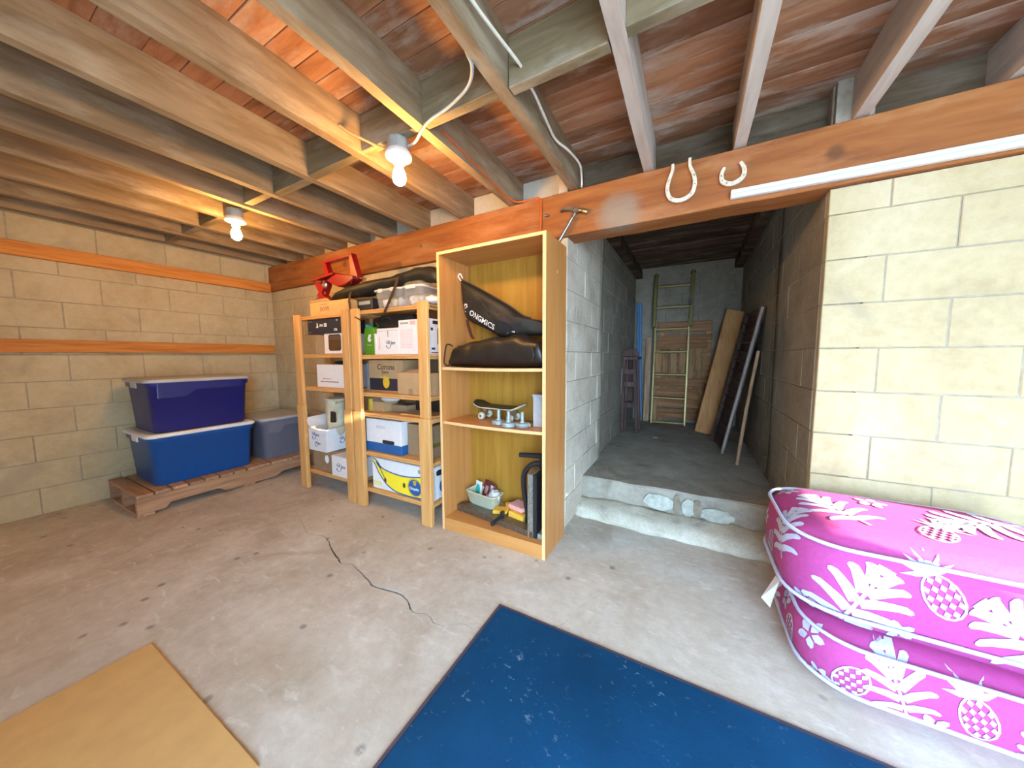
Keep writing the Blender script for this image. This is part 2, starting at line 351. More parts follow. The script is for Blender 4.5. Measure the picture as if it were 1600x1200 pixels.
# ------------------------------------------------------------------ floor: two slabs that meet at a crack
crack = [(-4.4, 2.2, .001), (-3.4, 2.0, .001), (-2.699, 1.396, 0.0010), (-2.330, 1.235, 0.0020), (-2.201, 1.191, 0.0040), (-2.136, 1.208, 0.0040), (-2.049, 1.219, 0.0040), (-1.943, 1.177, 0.0060), (-1.780, 1.116, 0.0120), (-1.717, 1.102, 0.0060), (-1.650, 1.118, 0.0050), (-1.568, 1.099, 0.0060), (-1.491, 1.080, 0.0080), (-1.392, 1.061, 0.0090), (-1.319, 1.068, 0.0160), (-1.245, 1.083, 0.0120), (-1.178, 1.074, 0.0080), (-1.118, 1.037, 0.0070), (-1.075, 1.034, 0.0060), (-1.017, 1.043, 0.0050), (-0.952, 1.033, 0.0040), (-0.896, 1.044, 0.0040), (-0.840, 1.086, 0.0040), (-0.798, 1.085, 0.0040), (-0.756, 1.111, 0.0040), (-0.477, 1.269, 0.0040), (-0.432, 1.397, 0.0030), (-0.344, 1.587, 0.0040), (-0.298, 1.762, 0.0020), (.0, 2.10, .001), (2.1, 2.25, .001)]
pts = smooth_path([(a, b, 0) for a, b, _ in crack], 5); wid = []
for i in range(len(pts)):
    k = min(i//5, len(crack)-2); t = i/5-k; wid.append(crack[k][2]*(1-t)+crack[k+1][2]*t)
up_, lo_ = [], []
for p, ww in zip(pts, wid):
    j = noise.noise(p*14)*.012+noise.noise(p*40)*.006
    up_.append((p.x, p.y+j+ww*.5*(1+.5*noise.noise(p*31)))); lo_.append((p.x, p.y+j-ww*.5))
floor = thing('floor', None, None, (0, 0, 0), kind='structure')
def slab(poly):
    mb = MB(); n = len(poly); mb.prism(poly, (0, 0, -.05), (1, 0, 0), (0, 1, 0), (0, 0, .05)); obj('floor_slab', mb, 'floor', floor)
slab(up_+[(2.1, 2.5), (-4.4, 2.5)]); slab([(-4.4, -1.12), (2.1, -1.12)]+lo_[::-1])
obj('floor_bed', MB().box(-4.4, 2.1, -1.12, 2.5, -.09, -.02), 'subfloor', floor)
# raised alcove floor with its worn kerb
st = thing('floor_step', None, None, (-.1, 2.43, 0), kind='structure')
rings = []
for i in range(29):
    x = -.76+1.30*i/28; ring = []
    for k, (y, z) in enumerate([(2.452, 0), (2.452, .232), (2.462, .243), (2.52, .243), (3.2, .242), (5.25, .24), (5.25, 0)]):
        j = noise.noise((x*5, y*5, z*9)); ring.append((x, y+(.014*j if y < 2.6 else 0), z+(.006*j if z > .1 else 0)))
    rings.append(ring)
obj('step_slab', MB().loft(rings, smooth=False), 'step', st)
rings = []
for i in range(37):
    x = -.72+1.25*i/36; ring = []; f = 2.30-.05*(i/36)
    for k, (y, z) in enumerate([(2.47, -.005), (2.47, .088), (2.42, .085), (f+.05, .072), (f+.015, .055), (f-.01, .022), (f-.03, -.005)]):
        j = noise.noise((x*9, y*14, z*20+3)); j2 = noise.noise((x*3, 2, k)); ring.append((x, y+(.026*j+.022*j2)*(y < 2.44), z+.016*j*(z > .01)))
    rings.append(ring)
obj('curb', MB().loft(rings, smooth=True), 'curb', st)
def blob(cx, cz, a, b, sd): return [(cx+(x-cx)*(1+.3*noise.noise((k*.8, sd, 0))), cz+(y_-cz)*(1+.3*noise.noise((k*.8, sd, 5)))) for k, (x, y_) in enumerate(ell(cx, cz, a, b, 20))]
obj('paint_patch', flat([blob(-.17, .15, .10, .055, 1), blob(.012, .15, .04, .06, 2), blob(.175, .13, .10, .045, 3)], (0, 2.435, 0)), 'palepaint', st)
obj('stain_patch', flat([blob(-.055, .15, .024, .08, 4), blob(.065, .15, .026, .065, 6)], (0, 2.4335, 0)), 'dampstain', st)
# ------------------------------------------------------------------ block walls
def block_mesh(name, w, h, d, mat):
    c = .003; w -= .004; h -= .004; mb = MB()
    p = [(-w/2, 0, -h/2), (w/2, 0, -h/2), (w/2, 0, h/2), (-w/2, 0, h/2)]
    a = [(x, d, z) for x, _, z in p]; b = [(x, c, z) for x, _, z in p]; q = [(x-(c if x > 0 else -c), 0, z-(c if z > 0 else -c)) for x, _, z in p]
    mb.add(a+b+q, [(0, 1, 2, 3)]+[(i, (i+1) % 4, 4+(i+1) % 4, 4+i) for i in range(4)]+[(4+i, 4+(i+1) % 4, 8+(i+1) % 4, 8+i) for i in range(4)]+[(8, 9, 10, 11)])
    me = bpy.data.meshes.new(name); me.from_pydata(mb.v, [], mb.f); me.materials.append(M[mat])
    bm = bmesh.new(); bm.from_mesh(me); bmesh.ops.recalc_face_normals(bm, faces=bm.faces); bm.to_mesh(me); bm.free(); return me
BW, BH = .40, .20
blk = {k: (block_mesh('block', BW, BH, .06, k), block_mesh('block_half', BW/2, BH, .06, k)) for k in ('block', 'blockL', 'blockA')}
def block_wall(name, a0, a1, z0, z1, place, rot, mat, first=0, core=None):
    wl = thing(name, None, None, place((a0+a1)/2, z0, 0), kind='structure')
    obj('mortar', core, 'mortar', wl)
    r = 0; z = z0
    while z < z1-.03:
        h = min(BH, z1-z); a = a0-(0 if (r+first) % 2 == 0 else BW/2)
        while a < a1-.02:
            s, e = max(a, a0), min(a+BW, a1)
            if e-s > .03:
                full = e-s > BW*.75; wd = BW if full else BW/2
                inst('block', blk[mat][0 if full else 1], place((s+e)/2, z+h/2, random.uniform(-.0025, .0025)), wl, ((e-s)/wd, 1, h/BH), rot)
            a += BW
        z += BH; r += 1
    return wl
WB, WL = 2.06, -4.25
block_wall('wall_back', -4.25, -.723, 0, 1.915, lambda a, z, d: (a, WB+d, z), (0, 0, 0), 'blockL', core=MB().box(-4.45, -.83, WB+.004, WB+.25, 0, 1.915))
block_wall('wall_left', -1.0, 2.06, 0, 2.38, lambda a, z, d: (WL+d, a, z), (0, 0, R(90)), 'blockL', 1, core=MB().box(WL-.25, WL-.004, -1.12, 2.3, 0, 2.38))
wa = block_wall('wall_alcove_left', 2.06, 3.0, 0, 2.30, lambda a, z, d: (-.72+d, a, z), (0, 0, R(90)), 'blockA', core=MB().box(-.83, -.724, 2.065, 2.995, 0, 2.2))
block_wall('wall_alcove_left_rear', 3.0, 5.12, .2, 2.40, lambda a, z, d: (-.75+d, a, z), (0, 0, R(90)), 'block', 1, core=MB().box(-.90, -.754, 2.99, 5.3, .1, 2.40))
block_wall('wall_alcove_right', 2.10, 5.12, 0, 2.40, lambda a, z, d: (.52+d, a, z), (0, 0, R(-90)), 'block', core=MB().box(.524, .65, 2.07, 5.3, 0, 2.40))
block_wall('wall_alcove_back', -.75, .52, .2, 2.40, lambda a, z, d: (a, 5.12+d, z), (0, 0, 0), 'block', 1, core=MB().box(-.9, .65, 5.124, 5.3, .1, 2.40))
block_wall('wall_back_right', .52, 2.05, 0, 1.915, lambda a, z, d: (a, WB+d, z), (0, 0, 0), 'blockL', core=MB().box(.66, 2.3, WB+.004, WB+.25, 0, 1.915))
# right wall, out of view; two gaps added and sized to place the sun patches
wr = MB().box(2.05, 2.17, -1.12, 2.1, 0, .84).box(2.05, 2.17, -1.12, 2.1, 1.070, 1.965).box(2.05, 2.17, -1.12, 2.1, 2.045, 2.47)
wr.box(2.05, 2.17, -1.12, 1.235, .84, 1.070).box(2.05, 2.17, 1.70, 2.1, .84, 1.070).box(2.05, 2.17, -1.12, .90, 1.965, 2.045).box(2.05, 2.17, 1.03, 2.1, 1.965, 2.045)
struct('wall_right', wr, 'parge')
struct('wall_front', MB().box(-4.45, -.1, -1.12, -1.0, 0, 2.47).box(1.9, 2.05, -1.12, -1.0, 0, 2.47).box(-.1, 1.9, -1.12, -1.0, 2.1, 2.47), 'parge')
struct('ground_outside', MB().box(-25, 30, -30, -1.12, -.12, -.03), 'asph')
struct('roof_outside', MB().box(-4.7, 2.5, -1.3, 5.5, 2.472, 2.53).box(-4.7, -4.46, -1.3, 5.5, 2.2, 2.47).box(2.30, 2.5, -1.0, 5.5, 2.2, 2.47).box(-4.46, 2.3, 5.31, 5.5, 2.2, 2.47), 'rim')  # side upstands added under the unseen roof to block light leaks
for n, z0, z1 in (('trim_1', 1.90, 2.0), ('trim_2', 1.215, 1.31)): struct(n, MB().box(-4.245, -4.205, -.98, 2.03, z0, z1), 'ledger', .004)
# ------------------------------------------------------------------ ceiling
JB, JT = 2.19, 2.375
ceil = thing('ceiling', None, None, (-1, 1, JB), kind='structure')
jx = [-4.13, -3.80, -3.42, -3.05, -2.71, -2.36, -1.97, -1.53, -1.11, -.68, -.25, .168, .60, 1.02, 1.44, 1.86]
for i, x in enumerate(jx):
    ww = .05 if x > -1.3 else .048; mb = MB(); n = 16; rings = []
    for k in range(n+1):
        y = -.99+3.19*k/n; j = noise.noise((x*7, y*2.3, 1))*.006; j2 = noise.noise((x*5, y*4, 7))*.004
        rings.append([(x-ww/2+j, y, JB+j2*.5), (x+ww/2+j, y, JB+j2), (x+ww/2+j*.5, y, JT), (x-ww/2+j*.5, y, JT)])
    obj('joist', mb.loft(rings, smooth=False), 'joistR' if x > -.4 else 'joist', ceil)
for i in range(len(jx)-1):   # row of blocking
    a, b = jx[i]+.027, jx[i+1]-.027; y = 1.165+.012*(i % 2); dz = .012 if i % 3 == 1 else 0
    obj('blocking', MB().box(a, b, y, y+.048, JB+dz+.002, JT-.003, jit=.002), 'blocking', ceil, .003)
y = -.99; k = 0
while y < 2.155:
    wd = random.choice((.088, .098, .112, .128, .14)); wd = 2.195-y if y+wd > 2.10 else wd; cut = random.choice(jx[5:13]); dz = random.uniform(0, .004)
    if random.random() < .45:
        obj('plank', MB().box(-4.25, cut-.001, y+.0015, y+wd-.0015, JT+dz, JT+.024, jit=.0008), 'plank', ceil, .002); obj('plank', MB().box(cut+.001, 2.1, y+.0015, y+wd-.0015, JT+.003-dz*.5, JT+.024, jit=.0008), 'plank', ceil, .002)
    else: obj('plank', MB().box(-4.25, 2.1, y+.0015, y+wd-.0015, JT+dz, JT+.024, jit=.0008), 'plank', ceil, .002)
    y += wd
for i in range(len(jx)-1):   # between the joist ends, above the beam
    a, b = jx[i]+.026, jx[i+1]-.026
    obj('rim_board' if a > -.70 else 'wall_infill', MB().box(a, b, 2.165, 2.20, 2.182, JT-.002), 'rim' if a > -.70 else 'parge', ceil)
mb = MB(); rings = []
for k in range(41):
    x = -4.24+6.29*k/40; j = [noise.noise((x*4, q*3, 5))*.005 for q in range(4)]
    rings.append([(x, 2.03+j[0], 1.917+j[1]), (x, 2.20, 1.917+j[1]), (x, 2.20, 2.180), (x, 2.03+j[2], 2.181+j[3]*.6)])
bm_ = tag(obj('ceiling_beam', mb.loft(rings, smooth=False), 'beam', bev=.004), kind='structure')
ac = thing('ceiling_alcove', None, None, (-.1, 3.6, 2.38), kind='structure')
y = 2.205
while y < 5.1:
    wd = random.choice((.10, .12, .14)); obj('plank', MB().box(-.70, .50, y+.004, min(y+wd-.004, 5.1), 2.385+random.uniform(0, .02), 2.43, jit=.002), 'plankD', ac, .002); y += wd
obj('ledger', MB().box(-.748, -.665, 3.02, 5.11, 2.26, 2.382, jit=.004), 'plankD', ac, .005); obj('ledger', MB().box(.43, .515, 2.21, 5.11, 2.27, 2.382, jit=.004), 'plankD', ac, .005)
# ------------------------------------------------------------------ bookshelf
X0, X1, Y0, Y1, HT = -1.455, -.700, 1.665, 1.985, 1.832
bs = thing('bookshelf', 'tall oak laminate bookshelf with two inner shelves against the back wall', 'bookshelf', ((X0+X1)/2, (Y0+Y1)/2, 0))
for n, a, b in (('side_panel', X0, X0+.018), ('side_panel', X1-.02, X1)):
    obj(n, MB().box(a, b, Y0+.0015, Y1, 0, HT), 'oakZ', bs); obj('edge_band', MB().box(a, b, Y0, Y0+.0012, 0, HT), 'edge', bs)
I0, I1 = X0+.0185, X1-.0205
obj('top_panel', MB().box(I0, I1, Y0+.0015, Y1-.004, HT-.018, HT), 'oakX', bs); obj('edge_band', MB().box(I0, I1, Y0, Y0+.0012, HT-.018, HT), 'edge', bs)
def sagshelf(z, sag):
    mb, me = MB(), MB(); ra, rb = [], []
    for k in range(13):
        x = I0+(I1-I0)*k/12; d = -sag*(1-((k-6)/6)**2)
        ra.append([(x, Y0+.0125, z-.018+d), (x, Y1-.004, z-.018+d), (x, Y1-.004, z+d), (x, Y0+.0125, z+d)]); rb.append([(x, Y0+.011, z-.018+d), (x, Y0+.0123, z-.018+d), (x, Y0+.0123, z+d), (x, Y0+.011, z+d)])
    obj('shelf', mb.loft(ra, smooth=False), 'oakX', bs); obj('edge_band', me.loft(rb, smooth=False), 'edge', bs)
sagshelf(1.103, .005); sagshelf(.745, .006)
obj('base_shelf', MB().box(I0, I1, Y0+.02, Y1-.004, .066, .084), 'oakX', bs); obj('kick_board', MB().box(I0, I1, Y0+.003, Y0+.018, .002, .084), 'oakX', bs)
obj('back_panel', MB().box(I0, I1, Y1-.0035, Y1, .085, HT-.019), 'oakB', bs)
obj('cleat', MB().box(I0, I1, Y1-.022, Y1-.004, .0845, .125), 'oakX', bs)
obj('scuff', MB().box(X1, X1+.0006, 1.83, 1.838, 1.645, 1.663), 'mark', bs)
# ------------------------------------------------------------------ pine racks
def rack(x0, x1, shelves, label):
    t = thing('shelving_rack', label, 'rack', ((x0+x1)/2, 1.78, 0), 'pine shelving racks on the back wall')
    for a in (x0, x1-.095):
        for fy, dy in ((1.64, 1), (1.93, -1)):
            f = fy; b = fy+.028*dy; lo, hi = min(f, b), max(f, b)
            obj('post', MB().box(a+.005, a+.090, lo, hi, .752, 1.535, jit=.001), 'pineZ', t, .004)
            obj('post', MB().box(a, a+.095, lo-(.007 if dy > 0 else 0), hi+(.007 if dy < 0 else 0), 0, .7515, jit=.001), 'pineZ', t, .004)
    for z in shelves:
        for k in range(3): obj('shelf_slat', MB().box(x0+.014, x1-.014, 1.671+k*.0775, 1.671+k*.0775+.0755, z-.016, z), 'pineX', t, .003)
        for a in (x0+.03, x1-.055): obj('shelf_batten', MB().box(a, a+.025, 1.672, 1.90, z-.034, z-.0165), 'pineX', t, .002)
        obj('shelf_lip', MB().box(x0+.014, x1-.014, 1.655 if False else 1.6705, 1.689, z-.030, z-.0165), 'pineX', t, .002)
    return t
rack(-3.08, -2.325, (1.521, 1.196, .911, .166), 'pine shelving rack nearer the left wall, holding white boxes and a cream bundle')
rack(-2.305, -1.525, (1.521, 1.186, .899, .742, .436, .143), 'pine shelving rack right beside the oak bookshelf, banana box on its bottom shelf')
# ------------------------------------------------------------------ boxes on the racks
def boxthing(name, label, cat, x0, x1, y0, y1, z0, z1, mat, rz=0, group=None, bev=.003):
    t = thing(name, label, cat, ((x0+x1)/2, (y0+y1)/2, z0), group); obj('body', MB().box(x0, x1, y0, y1, z0, z1, rz), mat, t, bev); return t
def txt(t, s, size, x, y, z, mat, name='lettering', u=UX, v=UZ, **k): return obj(name, text_mb(s, size, (x, y, z), u, v, **k), mat, t)
def rows(x0, x1, z0, n, dz, h, seed=1):
    rg = random.Random(seed); o = []
    for i in range(n):
        x = x0
        while x < x1-.004:
            l = rg.uniform(.006, .022); o.append(rect(x, min(x+l, x1), z0-i*dz, z0-i*dz+h)); x += l+.004
    return o
# right rack, second shelf
z = 1.187
t = thing('gift_bag', 'green box with a white emblem standing upright at the left end of its shelf', 'box', (-2.17, 1.78, z))
pr = [(-.0, 0), (.118, 0), (.118, .17), (.108, .20), (.085, .212), (.03, .212), (.006, .20), (0, .17)]
obj('body', MB().prism(pr, (-2.232, 1.705, z), UX, UZ, (0, .16, 0)), 'green', t, .003)
obj('emblem', flat([[(.04, .115), (.052, .15), (.075, .158), (.08, .14), (.066, .125), (.082, .118), (.072, .098), (.05, .10)]], (-2.232, 1.7045, z)), 'mark', t)
obj('printed_line', flat(rows(.03, .09, .072, 1, .01, .004), (-2.232, 1.7045, z)), 'mark', t)
boxthing('teal_box', 'teal box showing behind the green box at the shelf end', 'box', -2.262, -2.236, 1.74, 1.90, z, 1.425, 'teal')
boxthing('booklet', 'thin pale booklet upright between the green box and a white box', 'booklet', -2.112, -2.088, 1.70, 1.88, z, 1.345, 'white')
def jars(t, x, y, z, s, u=UX):
    uu = Vector(u); txt(t, 'Gil', s, *(Vector((x, y, z))), 'inkP', u=u, shear=.15, bold=.0006); p = Vector((x, y, z))+uu*s*1.35-Vector((0, 0, s*.12)); txt(t, 'Jars', s*.95, *p, 'inkP', u=u, shear=.25, bold=.0006)
    pts = [(0, -s*.35), (s*.25, -s*.75), (s*.55, -s*.95), (s*.95, -s*.9), (s*1.35, -s*.6), (s*1.55, -s*.2)]
    obj('pen_swirl', flat([strip([(a, b) for a, b, _ in smooth_path([(a, b, 0) for a, b in pts], 4)], s*.1), ell(s*.2, -s*.55, s*.14, s*.22, 8)], (x, y, z), u=u), 'inkP', t)
t = boxthing('white_box', 'white box with marker lettering between the green box and the heater box', 'box', -2.084, -1.852, 1.70, 1.90, z, 1.38, 'white', group='white boxes marked for jars')
jars(t, -1.985, 1.6995, 1.265, .034); obj('pen_stroke', flat([rect(.0, .005, 0, .045)], (-1.965, 1.6995, 1.315)), 'inkD', t); obj('red_stripe', flat([rect(0, .009, 0, .095)], (-2.058, 1.6995, 1.225)), 'inkK', t); obj('rim_line', flat([rect(0, .22, 0, .002)], (-2.08, 1.6995, 1.36)), 'inkG', t)
t = boxthing('heater_box', 'printed pinkish white box with a black tower heater pictured on its side', 'box', -1.845, -1.552, 1.692, 1.89, z, 1.428, 'white')
obj('print_rows', flat(rows(.02, .14, .17, 12, .0115, .0035, 4), (-1.845, 1.6915, z)), 'inkK', t); obj('print_head', flat([rect(.02, .10, .213, .225)], (-1.845, 1.6915, z)), 'inkG', t); obj('pink_panel', flat([rect(.115, .165, .205, .232)], (-1.845, 1.6915, z)), 'inkK', t)
side = dict(u=(0, 1, 0), v=UZ); o_ = (-1.552+.0004, 1.692, z)
obj('picture', flat([rrect(.075, .185, .06, .185, .02)], o_, **side), 'inkD', t); obj('picture_oval', flat([ell(.125, .12, .012, .045)], (-1.5508, 1.692, z), **side), 'inkG', t)  # heater picture with a grey oval printed on it
obj('header', flat([rect(.03, .18, .205, .228), ell(.022, .17, .012, .011), rect(.015, .05, .03, .045)], o_, **side), 'inkD', t); obj('footer', flat([rect(.01, .19, .008, .015)], o_, **side), 'maroon', t)
t = thing('black_case', 'black fabric case lying on the white boxes under the top shelf', 'case', (-1.99, 1.83, 1.381))
rings = [[(x, 1.815+.075*k*cos(a), 1.433+.052*k*(abs(sin(a))**.7)*(1 if sin(a) > 0 else -1)) for a in [2*pi*i/14 for i in range(14)]] for x, k in ((-2.20, .6), (-2.18, .93), (-2.1, 1), (-1.9, .98), (-1.8, .95), (-1.775, .6))]
obj('body', MB().loft(rings), 'black', t); obj('zip_pull', MB().bar((-2.13, 1.738, 1.43), (-2.11, 1.737, 1.40), .006, .003), 'chrome', t)
obj('handle', MB().tube(smooth_path([(-2.06, 1.742, 1.44), (-2.05, 1.728, 1.455), (-1.98, 1.726, 1.46), (-1.97, 1.742, 1.445)]), .005, 6), 'blackP', t)
# third shelf
z = .900
t = boxthing('beer_carton', 'kraft beer carton with dark lettering and a navy band, third shelf', 'carton', -2.262, -1.885, 1.755, 1.93, z, 1.147, 'card')
obj('navy_band', flat([rect(.012, .375, .012, .105)], (-2.262, 1.7545, z)), 'inkD', t); obj('gold_seal', flat([ell(.20, .075, .036, .046)], (-2.262, 1.7535, z)), 'gold', t); obj('gold_crown', flat([[(.11, .125), (.15, .107), (.235, .107), (.235, .118), (.20, .114), (.185, .128), (.165, .114)]], (-2.262, 1.7545, z)), 'gold', t)
txt(t, 'Corona', .062, -2.165, 1.7545, 1.073, 'brownInk', shear=.18, bold=.001); txt(t, 'Extra', .034, -2.108, 1.7545, 1.043, 'brownInk', bold=.0006)
boxthing('grey_carton', 'thin grey carton end wedged left of the beer carton', 'carton', -2.29, -2.266, 1.75, 1.92, z, 1.12, 'grey')
t = boxthing('cardboard_box', 'plain cardboard box with an opened flap in front of the beer carton', 'box', -1.872, -1.562, 1.69, 1.885, z, 1.058, 'card')
obj('flap', MB().add([(-1.80, 1.692, 1.059), (-1.60, 1.692, 1.059), (-1.60, 1.73, 1.10), (-1.79, 1.73, 1.085), (-1.80, 1.696, 1.059), (-1.60, 1.696, 1.059), (-1.60, 1.734, 1.10), (-1.79, 1.734, 1.085)], [(0, 1, 2, 3), (7, 6, 5, 4), (0, 4, 5, 1), (1, 5, 6, 2), (2, 6, 7, 3), (3, 7, 4, 0)]), 'cardD', t)
obj('tape', MB().box(-1.76, -1.72, 1.6893, 1.69, .902, .945), 'cardD', t)
# fourth shelf
z = .743
t = thing('yellow_tin', 'yellow tin standing at the left end of the shallow shelf', 'tin', (-2.255, 1.78, z)); obj('body', MB().lathe([(.034, 0), (.036, .004), (.036, .088), (.033, .094)], (-2.25, 1.775, z)), 'gold', t); obj('lid', MB().lathe([(.037, .0945), (.037, .106), (.03, .108)], (-2.25, 1.775, z)), 'olive', t)
t = thing('open_carton', 'small open cardboard carton holding a clear plastic bag on the shallow shelf', 'carton', (-2.14, 1.80, z))
bx = (-2.205, -2.08, 1.735, 1.88)
for q in ((bx[0], bx[1], bx[2], bx[2]+.004), (bx[0], bx[1], bx[3]-.004, bx[3]), (bx[0], bx[0]+.004, bx[2]+.004, bx[3]-.004), (bx[1]-.004, bx[1], bx[2]+.004, bx[3]-.004)): obj('side', MB().box(*q, z, z+.078), 'card', t)
obj('base', MB().box(bx[0]+.004, bx[1]-.004, bx[2]+.004, bx[3]-.004, z, z+.004), 'card', t); obj('flap', MB().add([(-2.205, 1.735, z+.078), (-2.20, 1.735, z+.12), (-2.20, 1.88, z+.125), (-2.205, 1.88, z+.078), (-2.202, 1.735, z+.078), (-2.197, 1.735, z+.12), (-2.197, 1.88, z+.125), (-2.202, 1.88, z+.078)], [(0, 1, 2, 3), (7, 6, 5, 4), (0, 4, 5, 1), (1, 5, 6, 2), (2, 6, 7, 3), (3, 7, 4, 0)]), 'cardD', t)
def crumple(c, r, seed, amp=.35, n=14, m_=10):
    rings = []
    for i in range(m_+1):
        th = pi*(i+.02)/(m_+.04); ring = []
        for k in range(n):
            a = 2*pi*k/n; d = Vector((sin(th)*cos(a), sin(th)*sin(a), cos(th))); q = 1+amp*noise.noise(d*2.4+Vector((seed, 0, 0)))+amp*.4*noise.noise(d*6+Vector((0, seed, 0)))
            ring.append((c[0]+d.x*r[0]*q, c[1]+d.y*r[1]*q, c[2]+d.z*r[2]*q))
        rings.append(ring)
    return MB().loft(rings)
tag(obj('plastic_bag', crumple((-2.075, 1.80, z+.098), (.085, .06, .030), 3, .3), 'film'), 'crumpled clear plastic bag spilling from the open carton', 'plastic bag')
boxthing('shallow_box', 'shallow brown box at the back of the shelf beside the open carton', 'box', -2.07, -1.90, 1.80, 1.92, z, z+.055, 'cardD')
tag(obj('plywood_offcut', MB().box(-1.88, -1.56, 1.72, 1.91, z, z+.012, .06), 'pineX', bev=.002), 'thin plywood offcut lying flat behind the right rack post', 'offcut')
tag(obj('dark_carton', MB().box(-1.885, -1.58, 1.875, 1.93, z+.0125, z+.115), 'blackP', bev=.003), 'dark box standing on the plywood offcut at the back', 'box')
# fifth shelf
z = .438
t = thing('file_box', 'white file storage box with a blue lower band and handle slot', 'box', (-2.055, 1.81, z))
obj('body', MB().box(-2.247, -1.863, 1.70, 1.925, z+.07, .692), 'white', t, .003); obj('lower_band', MB().box(-2.251, -1.859, 1.696, 1.929, z, z+.0695), 'ink', t, .003)
obj('handle_slot', flat([rrect(-.065, .065, -.014, .014, .0135)], (-2.0, 1.6995, z+.086)), 'inkD', t); obj('faint_print', flat(rows(.12, .22, .20, 2, .012, .004), (-2.247, 1.6995, z)), 'inkG', t)
t = boxthing('brown_box', 'brown cardboard box beside the white file box, behind the right rack post', 'box', -1.845, -1.60, 1.745, 1.92, z, .675, 'cardD'); obj('tape', flat([rect(.0, .17, .08, .11)], (-1.5995, 1.747, z), u=(0, 1, 0), v=UZ), 'olive', t)
# bottom shelf
z = .145; ob = (-2.183, 1.6895, z)
t = boxthing('banana_box', 'white fruit box with a big printed yellow banana on the bottom shelf', 'box', -2.183, -1.568, 1.69, 1.92, z, .388, 'whiteP', bev=.006)
top_ = [(.012, .238), (.05, .228), (.105, .178), (.21, .153), (.326, .146), (.43, .154), (.536, .174), (.610, .214)]
bot_ = [(.610, .050), (.575, .026), (.494, .008), (.368, .005), (.263, .013), (.179, .043), (.126, .081), (.074, .135), (.040, .190), (.010, .218)]
sp = lambda q: [(a, b) for a, b, _ in smooth_path([(a, b, 0) for a, b in q], 4)]
body_ = sp(top_)+sp(bot_)
obj('banana_print', flat([body_], ob), 'bananaY', t); ob2 = (ob[0], ob[1]-.0008, ob[2])
obj('outline', flat([strip(sp(top_), .009), strip(sp(bot_), .009), strip(sp([(.075, .20), (.105, .15), (.14, .10)]), .007), strip(sp([(.605, .14), (.57, .115), (.535, .105)]), .005), [(.045, .215), (.075, .212), (.112, .170), (.085, .172), (.06, .195)]], ob2), 'ink', t)
obj('brown_spot', flat([ell(.147, .082, .013, .02), ell(.347, .078, .014, .019)], ob2), 'brownInk', t)
obj('logo_oval', flat([ell(.455, .080, .064, .060, 24, -.4)], ob2), 'ink', t); obj('logo_ring', flat([strip([ell(.455, .080, .070, .066, 25, -.4)[k % 25] for k in range(26)], .006)], ob2), 'gold', t)
ob3 = (ob[0], ob[1]-.0016, ob[2]); txt(t, 'Chiquita', .028, ob[0]+.398, ob[1]-.0016, z+.062, 'mark', bold=.0006); obj('logo_figure', flat([ell(.455, .112, .014, .016), [(.43, .124), (.455, .136), (.48, .124), (.455, .12)]], ob3), 'gold', t)
obj('small_print', flat(rows(.02, .105, .052, 3, .012, .007, 9), ob), 'bananaY', t); obj('grey_mark', flat([ell(.50, .205, .012, .016)], ob), 'inkG', t)
obj('grip_hole', flat([rrect(.02, .16, .175, .215, .015)], (-1.5675, 1.72, z), u=(0, 1, 0), v=UZ), 'inkD', t); obj('side_print', flat([ell(.09, .09, .04, .05)], (-1.5675, 1.72, z), u=(0, 1, 0), v=UZ), 'ink', t)
# left rack
z = 1.522
t = thing('cardboard_carton', 'tan cardboard carton printed DOVE on the top of the left rack', 'carton', (-2.63, 1.78, z))
obj('body', MB().box(-2.885, -2.37, 1.685, 1.90, z, 1.628), 'cardB', t, .003); obj('flap', MB().hexa([(-2.88, 1.686, 1.629), (-2.60, 1.686, 1.629), (-2.60, 1.69, 1.629), (-2.88, 1.69, 1.629), (-2.88, 1.672, 1.648), (-2.63, 1.672, 1.652), (-2.63, 1.676, 1.652), (-2.88, 1.676, 1.648)]), 'cardB', t)
txt(t, 'DOVE', .046, -2.745, 1.6845, 1.553, 'inkR', bold=.0012); obj('small_print', flat(rows(0, .11, 0, 1, .01, .006), (-2.75, 1.6845, 1.603)), 'inkR', t)
z = 1.198
t = boxthing('window_box', 'white box with a rounded brown film window under the black console box', 'box', -2.72, -2.435, 1.69, 1.90, z, 1.366, 'white')
obj('window', flat([rrect(.06, .225, .025, .158, .022)], (-2.72, 1.6895, z)), 'win', t); obj('window_shade', flat([rect(.065, .22, .115, .15)], (-2.72, 1.6885, z)), 'brownInk', t)
t = boxthing('console_box', 'black game console box lying on the white window box', 'box', -2.932, -2.462, 1.682, 1.90, 1.367, 1.486, 'inkD', bev=.002)
txt(t, 'PS4', .030, -2.762, 1.6815, 1.425, 'mark', shear=.2, bold=.0008); obj('maker_emblem', flat([[(.0, 0), (.014, .006), (.014, .034), (.022, .036), (.03, .02), (.024, .012), (.038, .008), (.034, .0), (.02, -.006)]], (-2.812, 1.6815, 1.422)), 'mark', t)
obj('label_patch', flat([rect(0, .038, 0, .028)], (-2.70, 1.6815, 1.422)), 'mark', t); txt(t, 'PRO', .015, -2.699, 1.6805, 1.431, 'inkD'); txt(t, '1TB', .026, -2.57, 1.6815, 1.385, 'mark', bold=.001); obj('small_mark', flat([ell(.0, 0, .011, .008, 8)], (-2.525, 1.6815, 1.47)), 'inkG', t)
obj('fine_print', flat(rows(0, .06, 0, 1, .01, .003)+rows(0, .06, .09, 1, .01, .003, 3), (-2.925, 1.6815, 1.38)), 'inkG', t)
z = .913
t = boxthing('white_carton', 'white carton with two rust lines of print on the left rack', 'carton', -2.865, -2.475, 1.70, 1.90, z, 1.108, 'white')
